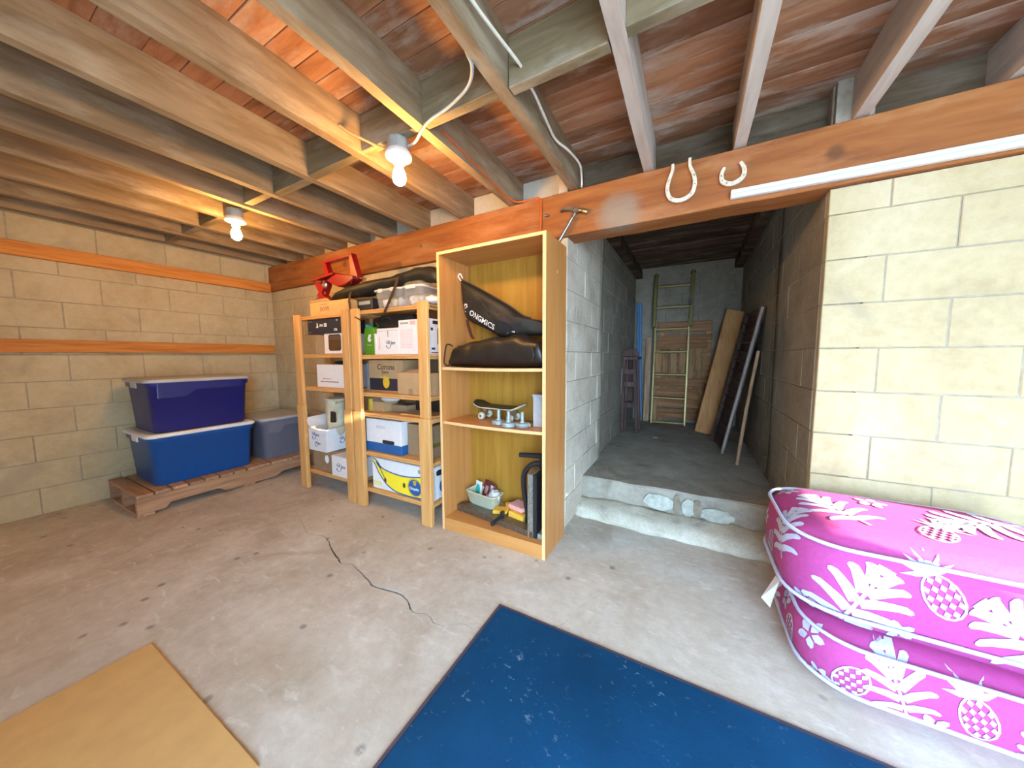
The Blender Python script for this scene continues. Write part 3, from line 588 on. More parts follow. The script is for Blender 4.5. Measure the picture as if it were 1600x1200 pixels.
obj('print_line', flat(rows(.05, .30, .045, 1, .01, .009, 2), (-2.865, 1.6995, z)), 'inkR', t); obj('fine_print', flat(rows(.08, .20, .072, 1, .01, .005, 5), (-2.865, 1.6995, z)), 'inkR', t)
tag(obj('folded_cloth', crumple((-2.62, 1.80, 1.125), (.11, .07, .016), 8, .2), 'black'), 'dark folded cloth lying on the white carton', 'cloth')
z = .168
t = boxthing('kraft_box', 'brown box with a round white sticker on the lowest left shelf', 'box', -2.968, -2.672, 1.69, 1.91, z, .355, 'cardD'); obj('sticker', flat([ell(.20, .115, .028, .036)], (-2.968, 1.6895, z)), 'mark', t)
t = boxthing('jar_box', 'white box with marker lettering on the lowest left shelf', 'box', -2.665, -2.345, 1.665, 1.90, z, .340, 'white', group='white boxes marked for jars'); jars(t, -2.60, 1.6645, .252, .042)
t = thing('open_jar_box', 'open white box with sunlit flaps sitting on the brown sticker box', 'box', (-2.83, 1.79, .357), 'white boxes marked for jars')
zb, zt = .357, .553; bx = (-2.962, -2.708, 1.655, 1.925)
for q in ((bx[0], bx[1], bx[2], bx[2]+.004), (bx[0], bx[1], bx[3]-.004, bx[3]), (bx[0], bx[0]+.004, bx[2]+.0045, bx[3]-.0045), (bx[1]-.004, bx[1], bx[2]+.0045, bx[3]-.0045)): obj('side', MB().box(*q, zb, zt), 'white', t)
obj('base', MB().box(bx[0]+.005, bx[1]-.005, bx[2]+.005, bx[3]-.005, zb, zb+.004), 'card', t)
def flap(p, q, r_, s_): n_ = (Vector(q)-Vector(p)).cross(Vector(s_)-Vector(p)).normalized()*.004; obj('flap', MB().hexa([p, q, r_, s_]+[Vector(v_)+n_ for v_ in (p, q, r_, s_)]), 'white', t)
flap((bx[0]+.01, bx[2], zt+.001), (bx[1]-.004, bx[2], zt+.001), (bx[1]-.05, bx[2]-.085, zt+.018), (bx[0]+.13, bx[2]-.06, zt+.05))
flap((bx[1], bx[2]+.01, zt+.001), (bx[1], bx[3]-.01, zt+.001), (bx[1]+.12, bx[3]-.03, zt+.035), (bx[1]+.13, bx[2]+.03, zt+.03))
flap((bx[0], bx[3]-.01, zt+.001), (bx[0], bx[2]+.01, zt+.001), (bx[0]-.03, bx[2]-.0, zt+.085), (bx[0]-.05, bx[3]-.03, zt+.09))
flap((bx[1]-.01, bx[3], zt+.001), (bx[0]+.01, bx[3], zt+.001), (bx[0]+.03, bx[3]+.06, zt+.10), (bx[1]-.03, bx[3]+.06, zt+.10))
jars(t, bx[0]+.05, bx[2]-.0005, .492, .038); jars(t, bx[0]+.09, bx[2]-.0005, .42, .028)
UYv = (0, 1, 0); obj('pen_stroke', flat([rect(0, .012, 0, .045)], (bx[1]+.0005, bx[2]+.13, .505), u=UYv), 'inkP', t); jars(t, bx[1]+.0005, bx[2]+.12, .445, .034, UYv)
t = thing('cream_bundle', 'cream cloth bag standing up out of the open white box', 'bag', (-2.76, 1.80, .365))
rings = []
for zz, k in ((.372, .9), (.45, 1), (.58, 1), (.68, 1.02), (.775, 1.04), (.797, 1.12), (.808, 1.14), (.812, 1.0), (.812, .4)):
    rings.append([(-2.765+.088*k*cos(a)*(.55 if zz < .56 else 1)+.010*noise.noise((a*2, zz*9, 1)), 1.795+.075*k*sin(a)+.012*noise.noise((a*2, zz*9, 4)), zz+.006*noise.noise((a, zz, 2))) for a in [2*pi*i/18 for i in range(18)]])
obj('body', MB().loft(rings), 'cream', t); obj('cuff', MB().tube([(-2.765+.099*cos(a), 1.795+.084*sin(a), .803+.006*sin(3*a)) for a in [2*pi*i/24 for i in range(25)]], .010, 6), 'cream', t)
obj('toggle', MB().tube([(-2.68, 1.74, .775), (-2.62, 1.735, .785), (-2.585, 1.745, .772)], .009, 6), 'cream', t)
def boot(x, y, z, s, label):
    pr = [(-.09, 0), (.10, 0), (.105, .03), (.05, .06), (.01, .08), (0, .18), (-.08, .185), (-.095, .05)]
    t = thing('black_boot', label, 'boot', (x, y, z)); obj('upper', MB().prism([(a*s, b*s+.012) for a, b in pr], (x, y, z), (-.85, -.35, 0), UZ, (-.03, .06, 0)), 'blackG', t, .012, seg=2)
    obj('sole', MB().prism([(a*s, b*s) for a, b in [(-.095, 0), (.11, 0), (.112, .016), (-.095, .016)]], (x, y, z-.004), (-.85, -.35, 0), UZ, (-.03, .06, 0)), 'blackP', t)
obj('dark_pocket', MB().prism([(-.03, 0), (.035, .0), (.04, .09), (-.02, .10)], (-2.70, 1.722, .61), (.9, .25, 0), UZ, (.008, -.014, 0)), 'blackG', t, .008)
boot(-2.905, 1.86, .47, 1.0, 'black boot sticking up left of the cream bag in the open white box')
# ------------------------------------------------------------------ on top of the racks
t = thing('clear_tub', 'clear plastic tub with latched lid, left of two on the right rack', 'tub', (-1.97, 1.77, 1.523), 'clear plastic tubs under the black bag')
def clear_tub(t, x0, x1, y0, y1, z0, z1, lid):
    r1 = [(a, b, z0) for a, b in rrect(x0+.018, x1-.018, y0+.012, y1-.012, .02)]; r2_ = [(a, b, z1-.012) for a, b in rrect(x0, x1, y0, y1, .025)]
    obj('body', MB().loft([r1, r2_]), 'clear', t); obj('rim', MB().loft([[(a, b, zz) for a, b in rrect(x0-e, x1+e, y0-e, y1+e, .026)] for zz, e in ((z1-.012, .002), (z1-.012, .008), (z1, .008), (z1, .002))]), 'clearR', t)
    obj('lid', MB().loft([[(a, b, z1+.0005) for a, b in rrect(x0-.004, x1+.004, y0-.004, y1+.004, .025)], [(a, b, z1+lid) for a, b in rrect(x0+.02, x1-.02, y0+.015, y1-.015, .02)]]), 'clear', t)
    for xx in (x0+.05, x1-.09): obj('latch', MB().box(xx, xx+.045, y0-.013, y0-.0085, z1-.022, z1+.004), 'clearR', t, .002)
    for k in range(3): obj('contents', crumple((x0+.06+(x1-x0-.12)*k/2, y0+.08, z0+.042), (.040, .045, .032), k+x0*9, .5), ('white', 'cream', 'greylid')[k], t)
clear_tub(t, -2.065, -1.80, 1.68, 1.90, 1.523, 1.655, .012)
t = thing('clear_tub', 'clear plastic tub with raised lid, right of two on the right rack', 'tub', (-1.67, 1.77, 1.523), 'clear plastic tubs under the black bag'); clear_tub(t, -1.782, -1.60, 1.675, 1.90, 1.523, 1.652, .032)
tag(obj('wrapped_bundle', crumple((-1.535, 1.71, 1.548), (.058, .05, .026), 5, .45), 'film'), 'crumpled white plastic film bundle at the rack top corner beside the bookshelf', 'bundle')
t = boxthing('dark_box', 'small dark box with a grey label on the rack top, left of the tubs', 'box', -2.29, -2.12, 1.70, 1.90, 1.523, 1.612, 'blackP'); obj('label', flat([rect(.02, .15, .045, .07)], (-2.29, 1.6995, 1.523)), 'galv', t)
# long black bag lying over everything
t = thing('long_carry_bag', 'long black fabric carry bag lying across the tops of both racks', 'bag', (-2.0, 1.76, 1.65))
prof = [(-2.66, 1.664, .012), (-2.60, 1.676, .026), (-2.50, 1.686, .036), (-2.38, 1.692, .044), (-2.26, 1.690, .052), (-2.12, 1.702, .050), (-1.96, 1.712, .044), (-1.84, 1.722, .044), (-1.68, 1.735, .048), (-1.58, 1.728, .052), (-1.50, 1.700, .055), (-1.465, 1.675, .04)]
rings = []
for i, (x, zc, rr) in enumerate([(a[0]*(1-t_)+b[0]*t_, a[1]*(1-t_)+b[1]*t_, a[2]*(1-t_)+b[2]*t_) for a, b in zip(prof[:-1], prof[1:]) for t_ in (0, .25, .5, .75)]+[prof[-1]]):
    ring = []
    for k in range(22):
        a = 2*pi*k/22; q = 1+.20*noise.noise((x*7, cos(a)*1.4, sin(a)*1.4))+.10*noise.noise((x*19, cos(a)*3, sin(a)*3))
        ring.append((x, 1.755+rr*1.5*cos(a)*q, zc+rr*sin(a)*q))
    rings.append(ring)
BAG = obj('body', MB().loft(rings), 'black', t)
obj('strap', MB().loft([[(x-.013, y, z_), (x+.013, y, z_), (x+.013, y+.003, z_), (x-.013, y+.003, z_)] for x, y, z_ in [(-1.80, 1.70, 1.74), (-1.80, 1.664, 1.72), (-1.815, 1.652, 1.66), (-1.86, 1.648, 1.585), (-1.92, 1.648, 1.50), (-1.935, 1.652, 1.48)]], smooth=False), 'strapm', t)
obj('strap', MB().loft([[(x-.011, y, z_), (x+.011, y, z_), (x+.011, y+.003, z_), (x-.011, y+.003, z_)] for x, y, z_ in [(-2.33, 1.70, 1.69), (-2.33, 1.672, 1.66), (-2.325, 1.655, 1.60), (-2.30, 1.645, 1.53), (-2.24, 1.640, 1.47), (-2.17, 1.640, 1.44)]], smooth=False), 'strapm', t)
obj('tie', MB().tube(smooth_path([(-2.36, 1.70, 1.735), (-2.30, 1.69, 1.775), (-2.26, 1.69, 1.765), (-2.25, 1.69, 1.79)]), .004, 6), 'strapm', t)
# red bracket
t = thing('red_stand', 'red painted steel stand with a raised bar handle on the tan carton', 'stand', (-2.6, 1.76, 1.653))
Yf, Yk = 1.70, 1.80
obj('top_bar', MB().bar((-2.755, Yf+.06, 1.965), (-2.405, Yf+.06, 1.975), .05, .020), 'red', t, .003)
obj('upright', MB().prism([(-2.755, 1.955), (-2.72, 1.955), (-2.66, 1.80), (-2.725, 1.80)], (0, Yf+.035, 0), UX, UZ, (0, .05, 0)), 'red', t, .003)
obj('upright', MB().prism([(-2.42, 1.962), (-2.385, 1.99), (-2.315, 1.785), (-2.40, 1.785)], (0, Yf+.035, 0), UX, UZ, (0, .05, 0)), 'red', t, .003)
obj('plate', MB().hexa([(-2.85, 1.68, 1.805), (-2.55, 1.68, 1.832), (-2.55, 1.80, 1.838), (-2.85, 1.80, 1.812), (-2.85, 1.68, 1.818), (-2.55, 1.68, 1.848), (-2.55, 1.80, 1.853), (-2.85, 1.80, 1.825)]), 'red', t, .002)
obj('housing', MB().prism([(-2.66, 1.80), (-2.56, 1.845), (-2.50, 1.83), (-2.33, 1.80), (-2.33, 1.775), (-2.42, 1.742), (-2.52, 1.735), (-2.60, 1.765)], (0, 1.70, 0), UX, UZ, (0, .09, 0)), 'red', t, .005)
obj('leg', MB().prism([(-2.84, 1.80), (-2.70, 1.81), (-2.70, 1.77), (-2.75, 1.70), (-2.68, 1.654), (-2.84, 1.654), (-2.79, 1.72), (-2.83, 1.77)], (0, 1.705, 0), UX, UZ, (0, .07, 0)), 'red', t, .004)
obj('base_plate', MB().box(-2.85, -2.67, 1.69, 1.80, 1.6535, 1.660), 'red', t, .002)
obj('wing_knob', MB().lathe([(.012, -.03), (.034, -.026), (.036, -.012), (.02, -.006), (.012, 0)], (-2.72, 1.70, 1.775), 14, 'y'), 'chrome', t); obj('knob_lever', MB().bar((-2.775, 1.685, 1.80), (-2.70, 1.682, 1.79), .012, .01), 'chrome', t)
obj('bolt', MB().lathe([(.011, -.012), (.011, 0)], (-2.695, 1.70, 1.70), 8, 'y'), 'chrome', t); obj('bolt', MB().lathe([(.011, -.012), (.011, 0)], (-2.80, 1.70, 1.675), 8, 'y'), 'chrome', t)
obj('rod', MB().tube([(-2.34, 1.75, 1.79), (-2.24, 1.75, 1.775)], .006, 8), 'steelD', t)
# ------------------------------------------------------------------ bookshelf contents
def pillow_mb(out, y, th, seed, wr=.010, n=9):
    cx = sum(a for a, _ in out)/len(out); cz = sum(b for _, b in out)/len(out); mb = MB(); rings = []
    for sgn in (-1, 1):
        seq = range(n) if sgn > 0 else range(n-1, -1, -1)
        for i in seq:
            s_ = 1-i/n*.96; d = th*math.sqrt(max(0, 1-(s_)**2.6)); ring = []
            for a, b in out:
                x, z_ = cx+(a-cx)*s_, cz+(b-cz)*s_; j = noise.noise((x*9, z_*9, seed+sgn))*wr+noise.noise((x*24, z_*24, seed))*wr*.5
                ring.append((x, y+sgn*(d+(j if i else 0)*1), z_))
            if not (sgn > 0 and i == 0): rings.append(ring)
    return mb.loft(rings)
def dens(poly, n=5): return [(a, b) for a, b, _ in smooth_path([(a, b, 0) for a, b in poly+[poly[0]]], n)][:-1]
def on_surface(mb, target, d=(0, 1, 0), off=.0012):
    wm = Matrix.Translation(WC[target.name]); me = target.data; bt = BVHTree.FromPolygons([wm @ v_.co for v_ in me.vertices], [tuple(p.vertices) for p in me.polygons]); d = Vector(d).normalized(); out = []
    bad = set()
    for i, p in enumerate(mb.v):
        h = bt.ray_cast(Vector(p)-d*.6, d); out.append(tuple((h[0]-d*off) if h[0] else Vector(p)))
        if not h[0]: bad.add(i)
    keep = [k for k, f in enumerate(mb.f) if not bad.intersection(f)]; mb.f = [mb.f[k] for k in keep]; mb.sm = [mb.sm[k] for k in keep]; mb.v = out; return mb
t = thing('tent_pole_bag', 'black zip bag with white lettering slung across the upper bookshelf', 'bag', (-1.1, 1.86, 1.28))
o1 = dens([(-1.415, 1.70), (-1.39, 1.682), (-1.23, 1.60), (-1.04, 1.492), (-.92, 1.412), (-.765, 1.37), (-.765, 1.30), (-.90, 1.298), (-.985, 1.288), (-1.09, 1.292), (-1.18, 1.34), (-1.33, 1.405), (-1.375, 1.445), (-1.40, 1.535)], 4)
BB = obj('body', pillow_mb(o1, 1.86, .05, 3, .012), 'black', t)
uu = Vector((.80, 0, -.46)).normalized(); vv = Vector((.46, 0, .80)).normalized()
def surf_text(s, size, x, z_, u, v, tgt, bold=.001): mb = text_mb(s, size, (x, 1.7, z_), u, v, 0, bold=bold); return on_surface(mb, tgt)
obj('lettering', surf_text('ONGMICS', .050, -1.325, 1.452, uu, vv, BB, .0008), 'mark', t)
lg = [strip([(0, .028), (.004, .040), (.020, .040), (.026, .030), (.006, .016), (.0, .006), (.012, -.004), (.024, .0)], .008)]
mbl = MB()
for p in lg: mbl.add([Vector((-1.377, 1.7, 1.480))+Vector((.95, 0, -.3))*a*1.15+Vector((.3, 0, .95))*b*1.15 for a, b in p], [tuple(range(len(p)))])
obj('emblem', on_surface(mbl, BB), 'mark', t); obj('small_mark', on_surface(flat(rows(0, .06, 0, 1, .01, .012, 5), (-1.035, 1.7, 1.314)), BB), 'mark', t)
obj('loop', MB().tube(smooth_path([(-1.405, 1.855, 1.685), (-1.425, 1.85, 1.715), (-1.405, 1.845, 1.73), (-1.39, 1.85, 1.70)]), .0045, 6), 'mark', t)
obj('zip_piping', MB().tube([(a, 1.858, b+.003) for a, b in o1[3:18]], .006, 6), 'blackP', t)
obj('pocket', on_surface(MB().add([(-1.09, 1.7, 1.405), (-1.04, 1.7, 1.44), (-.92, 1.7, 1.375), (-.955, 1.7, 1.31), (-1.02, 1.7, 1.31), (-1.075, 1.7, 1.345), (-1.0, 1.7, 1.37)], [(0, 6, 1), (1, 6, 2), (2, 6, 3), (3, 6, 4), (4, 6, 5), (5, 6, 0)]), BB, off=.004), 'blackP', t)
obj('strap', MB().loft([[(x-.012, y, z_), (x+.012, y, z_), (x+.012, y+.003, z_), (x-.012, y+.003, z_)] for x, y, z_ in [(-1.345, 1.835, 1.42), (-1.325, 1.815, 1.38), (-1.29, 1.80, 1.31), (-1.27, 1.795, 1.285)]], smooth=False), 'strapm', t)
t = thing('black_duffel', 'black duffel bag lying full width below the lettered bag in the bookshelf', 'bag', (-1.1, 1.79, 1.104))
rings = []
for i in range(37):
    s_ = i/36; x = -1.428+.70*s_; kz = min(1, .42+s_*8) if s_ < .5 else min(1, .55+(1-s_)*9); top = 1.27+.025*sin(s_*5-1.5)+.018*noise.noise((s_*6, 1, 2)); ring = []
    for k in range(24):
        a = 2*pi*k/24; ca, sa = cos(a), sin(a); ca = math.copysign(abs(ca)**.75, ca); sa = math.copysign(abs(sa)**.75, sa)
        h2 = (top-1.103)/2*kz; q = 1+.13*noise.noise((x*8, ca*1.7, sa*1.7))+.16*(.3-abs(noise.noise((x*11+sa*2, ca*2.4, sa*2.4+x*5)))); ring.append((x, 1.805+.10*(.5+.5*kz)*ca*q, max(1.1045, 1.1045+h2+h2*sa*(q if sa > 0 else 1))))
    rings.append(ring)
DF = obj('body', MB().loft(rings), 'blackG', t)
obj('strap', MB().tube(smooth_path([(-1.405, 1.75, 1.24), (-1.43, 1.72, 1.25), (-1.432, 1.70, 1.19), (-1.43, 1.69, 1.13), (-1.41, 1.70, 1.11), (-1.395, 1.725, 1.13)]), .005, 6), 'strapm', t)
obj('end_loop', MB().tube(smooth_path([(-.80, 1.705, 1.22), (-.785, 1.69, 1.18), (-.80, 1.70, 1.14)]), .006, 6), 'blackP', t)
# skateboard
z = .7415
t = thing('skateboard', 'mini skateboard with black grip and cream wheels on the middle shelf', 'skateboard', (-1.13, 1.90, z))
cy = 1.895; a0 = -.06; rings, rg2 = [], []
for i in range(25):
    s_ = i/24; x = -1.33+.40*s_; kick = max(0, .22-s_)**1.6*.42+max(0, s_-.80)**1.4*.32; hw = .078*min(1, (1-(abs(s_-.5)*2)**7)**.5+.10); yy = cy+(x+1.13)*a0; zc = z+.079+kick
    rings.append([(x, yy-hw, zc+.004), (x, yy-hw*.5, zc), (x, yy+hw*.5, zc), (x, yy+hw, zc+.004), (x, yy+hw, zc+.011), (x, yy+hw*.5, zc+.007), (x, yy-hw*.5, zc+.007), (x, yy-hw, zc+.011)])
    rg2.append([(x, yy-hw+.002, zc+.0112), (x, yy-hw*.5, zc+.0073), (x, yy+hw*.5, zc+.0073), (x, yy+hw-.002, zc+.0112), (x, yy+hw-.002, zc+.0122), (x, yy+hw*.5, zc+.0083), (x, yy-hw*.5, zc+.0083), (x, yy-hw+.002, zc+.0122)])
obj('deck', MB().loft(rings), 'cream', t); obj('grip_tape', MB().loft(rg2), 'blackP', t)
for xx in (-1.25, -1.02):
    yy = cy+(xx+1.13)*a0; tr = obj('truck', MB().tube([(xx, yy-.045, z+.026), (xx, yy+.045, z+.026)], .006, 8).prism([(-.02, .077), (.02, .077), (.008, .03), (-.008, .03)], (xx, yy-.014, z), UX, UZ, (0, .028, 0)), 'chrome', t)
    for q in (-.05, .05): obj('wheel', MB().lathe([(.008, -.015), (.02, -.015), (.0255, -.010), (.0255, .010), (.02, .015), (.008, .015)], (xx, yy+q, z+.026), 16, 'y'), 'cream', tr); obj('bearing', MB().lathe([(.0085, -.0168), (.0085, .0168)], (xx, yy+q, z+.026), 10, 'y'), 'steelD', tr)
for i, (x, y_, lab) in enumerate(((-1.062, 1.765, 'leftmost of three, under the skateboard'), (-.972, 1.732, 'middle of three, in front of the skateboard tail'), (-.886, 1.748, 'rightmost of three, with a bowl shaped base'))):
    t = thing('screw_foot', 'grey metal screw foot with threaded stem, '+lab, 'furniture foot', (x, y_, z-.001), 'screw feet on the middle shelf')
    zz = z-.0005; bowl = [(.030, 0), (.040, .006), (.047, .022), (.048, .027), (.03, .030), (.012, .031)] if i == 2 else [(.036, 0), (.044, .004), (.044, .012), (.040, .014), (.046, .017), (.047, .025), (.03, .028), (.012, .030)]
    obj('base', MB().lathe(bowl, (x, y_, zz), 22), 'galv', t)
    obj('stem', MB().lathe([(.011 if k % 2 else .0098, .0295+.0035*k) for k in range(20)], (x, y_, zz), 12), 'galv', t); obj('nut', MB().lathe([(.018, .0305), (.018, .038)], (x, y_, zz), 6), 'galv', t)
t = boxthing('grey_box', 'grey upright box half hidden behind the bookshelf side on the middle shelf', 'box', -.835, -.745, 1.79, 1.93, z+.002, .925, 'greylid'); obj('lid_edge', MB().box(-.837, -.743, 1.788, 1.932, .9253, .94), 'greylid', t)
t = thing('wing_nut', 'small brass coloured fitting beside the grey box', 'fitting', (-.85, 1.80, z)); obj('body', MB().lathe([(.014, 0), (.017, .006), (.010, .014), (.010, .02)], (-.857, 1.79, z), 10), 'steelD', t); obj('wing', MB().bar((-.885, 1.79, z+.014), (-.845, 1.785, z+.017), .008, .008), 'gold', t)
# lowest shelf
z = .085
t = thing('clamp_bar', 'dark steel clamp bar lying along the front of the lowest bookshelf shelf', 'clamp', (-1.1, 1.77, z))
A_, B_ = Vector((-1.425, 1.826, z+.020)), Vector((-.79, 1.742, z+.020)); dd = (B_-A_).normalized()
obj('bar', MB().bar(A_, B_, .072, .038), 'steelD', t, .002); pc = A_+dd*.37; nn = Vector((dd.y, -dd.x, 0))
obj('screw', MB().tube([pc+Vector((0, 0, .024)), pc+nn*.075+Vector((0, 0, .016))], .012, 10), 'blackP', t); obj('screw_tip', MB().tube([pc+nn*.07+Vector((0, 0, .015)), pc+nn*.092+Vector((0, 0, .013))], .016, 10), 'blackP', t); obj('jaw', MB().bar(pc+dd*.012+nn*.0+Vector((0, 0, .02)), pc+dd*.012+nn*.0+Vector((0, 0, .062)), .025, .02, (1, 0, 0)), 'blackP', t)
t = thing('plastic_tub', 'pale green plastic tub holding small cards and packets', 'tub', (-1.25, 1.90, z))
ct = Vector((-1.262, 1.893)); ang = -.16
def rot2(p, c=ct, a=ang): return (c.x+p[0]*cos(a)-p[1]*sin(a), c.y+p[0]*sin(a)+p[1]*cos(a))
def ring_(e, zz): return [(*rot2(p), zz) for p in rrect(-.125-e, .125+e, -.055-e, .055+e, .02, 3)]
obj('body', MB().loft([ring_(-.012, z+.04), ring_(-.010, z+.042), ring_(.004, z+.125), ring_(.010, z+.127), ring_(.010, z+.132), ring_(.0, z+.132), ring_(-.014, z+.05)]), 'tub', t)
obj('foot', MB().box(-1.36, -1.17, 1.866, 1.935, z, z+.0395, ang), 'tub', t)
def card_thing(name, lab, cat, x, y_, zz, w_, h_, rz, lean, mat, extra=None):
    c = Vector((*rot2((x, y_)), zz)); u = Vector((cos(rz), sin(rz), .0)); n_ = Vector((sin(rz), -cos(rz), 0)); v = (Vector((0, 0, 1))*cos(lean)-n_*sin(lean)); tt = thing(name, lab, cat, c)
    obj('body', MB().prism(rect(-w_/2, w_/2, 0, h_), c, u, v, u.cross(v).normalized()*-.012), mat, tt, .002); fr = c+u.cross(v).normalized()*.0006
    if extra: extra(tt, fr, u, v)
def teal_extra(tt, o, u, v): obj('oval', flat([ell(0, .062, .026, .042, 16)], o, u, v), 'teal', tt)
def mar_extra(tt, o, u, v): obj('pale_label', flat([rect(-.045, -.010, .045, .10)], o, u, v), 'inkK', tt); obj('pale_label', flat([rect(.018, .05, .065, .118)], o, u, v), 'mark', tt); obj('label_lines', flat(rows(-.042, -.014, .09, 4, .012, .004)+rows(.02, .046, .105, 4, .012, .004, 3), o+u.cross(v)*.001, u, v), 'maroon', tt); obj('round_mark', flat([ell(.0, .035, .014, .012)], o, u, v), 'inkK', tt)
card_thing('card_pack', 'white card pack with a teal oval standing in the pale green tub', 'card', -.075, .0, z+.06, .062, .125, -.35, .15, 'white', teal_extra)
card_thing('tea_box', 'maroon box with pink labels standing in the pale green tub', 'box', .0, .015, z+.055, .145, .135, -.45, .30, 'maroon', mar_extra)
tag(obj('film_packet', crumple((*rot2((.085, .01)), z+.115), (.045, .038, .042), 6, .4), 'film'), 'crumpled clear packet at the right end of the green tub', 'packet')
for nm, lab, mt_, x, y_, zz, l, w_, h_, rz in (('sponge_pack', 'yellow sponge pack lying on the clamp bar left of its jaw', 'yellow', -1.10, 1.845, z+.041, .10, .075, .02, .3), ('sponge_pack', 'yellow sponge pack right of the clamp jaw, under a pink sponge', 'yellow', -.968, 1.845, z+.0, .12, .07, .068, -.2), ('sponge', 'pink sponge leaning on the yellow packs', 'pink', -.975, 1.89, z+.07, .125, .10, .030, -.3), ('sponge_strip', 'twisted yellow wrapper between the green tub and pink sponge', 'yellow', -1.06, 1.90, z+.045, .075, .03, .035, -.6)):
    tag(obj(nm, MB().box(x-l/2, x+l/2, y_-w_/2, y_+w_/2, zz, zz+h_, rz, jit=.004), mt_, bev=.007, seg=2), lab, 'sponge')
t = thing('stone_offcut', 'speckled stone offcut standing on end at the right of the lowest shelf', 'stone slab', (-.80, 1.82, z)); obj('slab', MB().box(-.835, -.80, 1.71, 1.93, z, .475), 'stone', t, .003); obj('dark_face', MB().box(-.7995, -.775, 1.712, 1.93, z, .472), 'blackP', t, .002); obj('foot_rail', MB().box(-.7745, -.728, 1.72, 1.90, z, z+.03), 'galv', t, .003)
t = thing('floor_pump', 'black floor pump with a T handle and curved hose', 'pump', (-.84, 1.86, z))
obj('handle', MB().tube([(-.945, 1.83, .543), (-.80, 1.83, .556), (-.745, 1.83, .56)], .0165, 12), 'blackP', t); obj('head', MB().box(-.80, -.735, 1.80, 1.87, .485, .565), 'blackP', t, .01, seg=2); obj('barrel', MB().lathe([(.02, 0), (.02, .40)], (-.75, 1.86, z+.001), 14), 'blackP', t)
obj('hose', MB().tube(smooth_path([(-.79, 1.80, .52), (-.845, 1.79, .505), (-.893, 1.79, .445), (-.905, 1.80, .36), (-.898, 1.81, .27), (-.888, 1.82, .18), (-.885, 1.825, .10)]), .0155, 10), 'blackP', t); obj('chuck', MB().lathe([(.020, 0), (.020, .06), (.016, .07)], (-.885, 1.826, z+.001), 12), 'blackP', t)
# ------------------------------------------------------------------ pallet and totes at the left
t = thing('pallet', 'worn wooden pallet on the floor under the storage totes', 'pallet', (-3.86, 1.35, 0))
PX0, PX1, PY0, PY1 = -4.2, -3.52, .72, 1.955
for x in (PX0, (PX0+PX1)/2-.02, PX1-.04):
    pr = [(PY0, .018), (PY0+.14, .018), (PY0+.19, .055), (PY0+.40, .055), (PY0+.45, .018), (PY1-.52, .018), (PY1-.46, .055), (PY1-.24, .055), (PY1-.19, .018), (PY1, .018), (PY1, .128), (PY0, .128)]
    pr = [(PY0, .0185)]+[(1.0-.13+.0, .0185), (.90, .055), (1.20, .055), (1.245, .0185), (1.64, .0185), (1.70, .05), (1.88, .055), (1.92, .0185), (PY1, .0185), (PY1, .1445), (PY0, .1445)]
    obj('stringer', MB().prism(pr, (x, 0, 0), (0, 1, 0), UZ, (.04, 0, 0)), 'palletY', t, .003)
y = PY0
while y < PY1-.05: obj('deck_board', MB().box(PX0-.01, PX1+.006+random.uniform(-.006, .008), y, y+.088, .145, .168, jit=.002), 'palletX', t, .004); y += .098
for y in (PY0, 1.38, PY1-.09): obj('bottom_board', MB().box(PX0, PX1, y, y+.09, 0, .018), 'palletX', t, .003)
def tote(label, x0, x1, y0, y1, z0, z1, mat, lidmat, panel=True):
    t = thing('storage_tote', label, 'tote', ((x0+x1)/2, (y0+y1)/2, z0)); s_ = .035
    def rr(e, zz, r=.05): return [(a, b, zz) for a, b in rrect(x0+e, x1-e, y0+e, y1-e, r, 4)]
    obj('body', MB().loft([rr(s_+.006, z0), rr(s_, z0+.01), rr(.016, z1-.075), rr(.004, z1-.068), rr(.002, z1-.032)]), mat, t)
    obj('lid', MB().loft([rr(-.004, z1-.0315), rr(-.010, z1-.022), rr(-.006, z1-.008), rr(.02, z1-.002), rr(.035, z1-.008), rr(.045, z1-.008)]), lidmat, t)
    if panel: # raised ledge on the side that faces the room
        h = (z1-z0); ly = y0+.06; w_ = y1-y0-.12
        pr = [(0, h-.036), (w_, h-.036), (w_, h-.10), (w_*.42, h-.10), (w_*.30, h-.155), (0, h-.155)]
        obj('grip_ledge', MB().prism(pr, (x1-.016, ly, z0), (0, 1, 0), UZ, (.014, 0, 0)), mat, t, .006, seg=2)
    for q in (y0-.006, y1-.006): obj('latch', MB().box((x0+x1)/2-.06, (x0+x1)/2+.06, q, q+.012, z1-.075, z1-.032), lidmat, t, .003)
tote('blue plastic tote with a white lid, lower of the two stacked totes', -4.16, -3.585, .82, 1.525, .169, .585, 'blue', 'whiteP', False)
tote('dark navy plastic tote stacked on the blue one', -4.14, -3.60, .84, 1.515, .585, 1.01, 'navy', 'greylid')
tote('grey plastic tote with a grey lid beside the blue tote', -4.15, -3.595, 1.575, 2.035, .169, .585, 'grey', 'greylid')
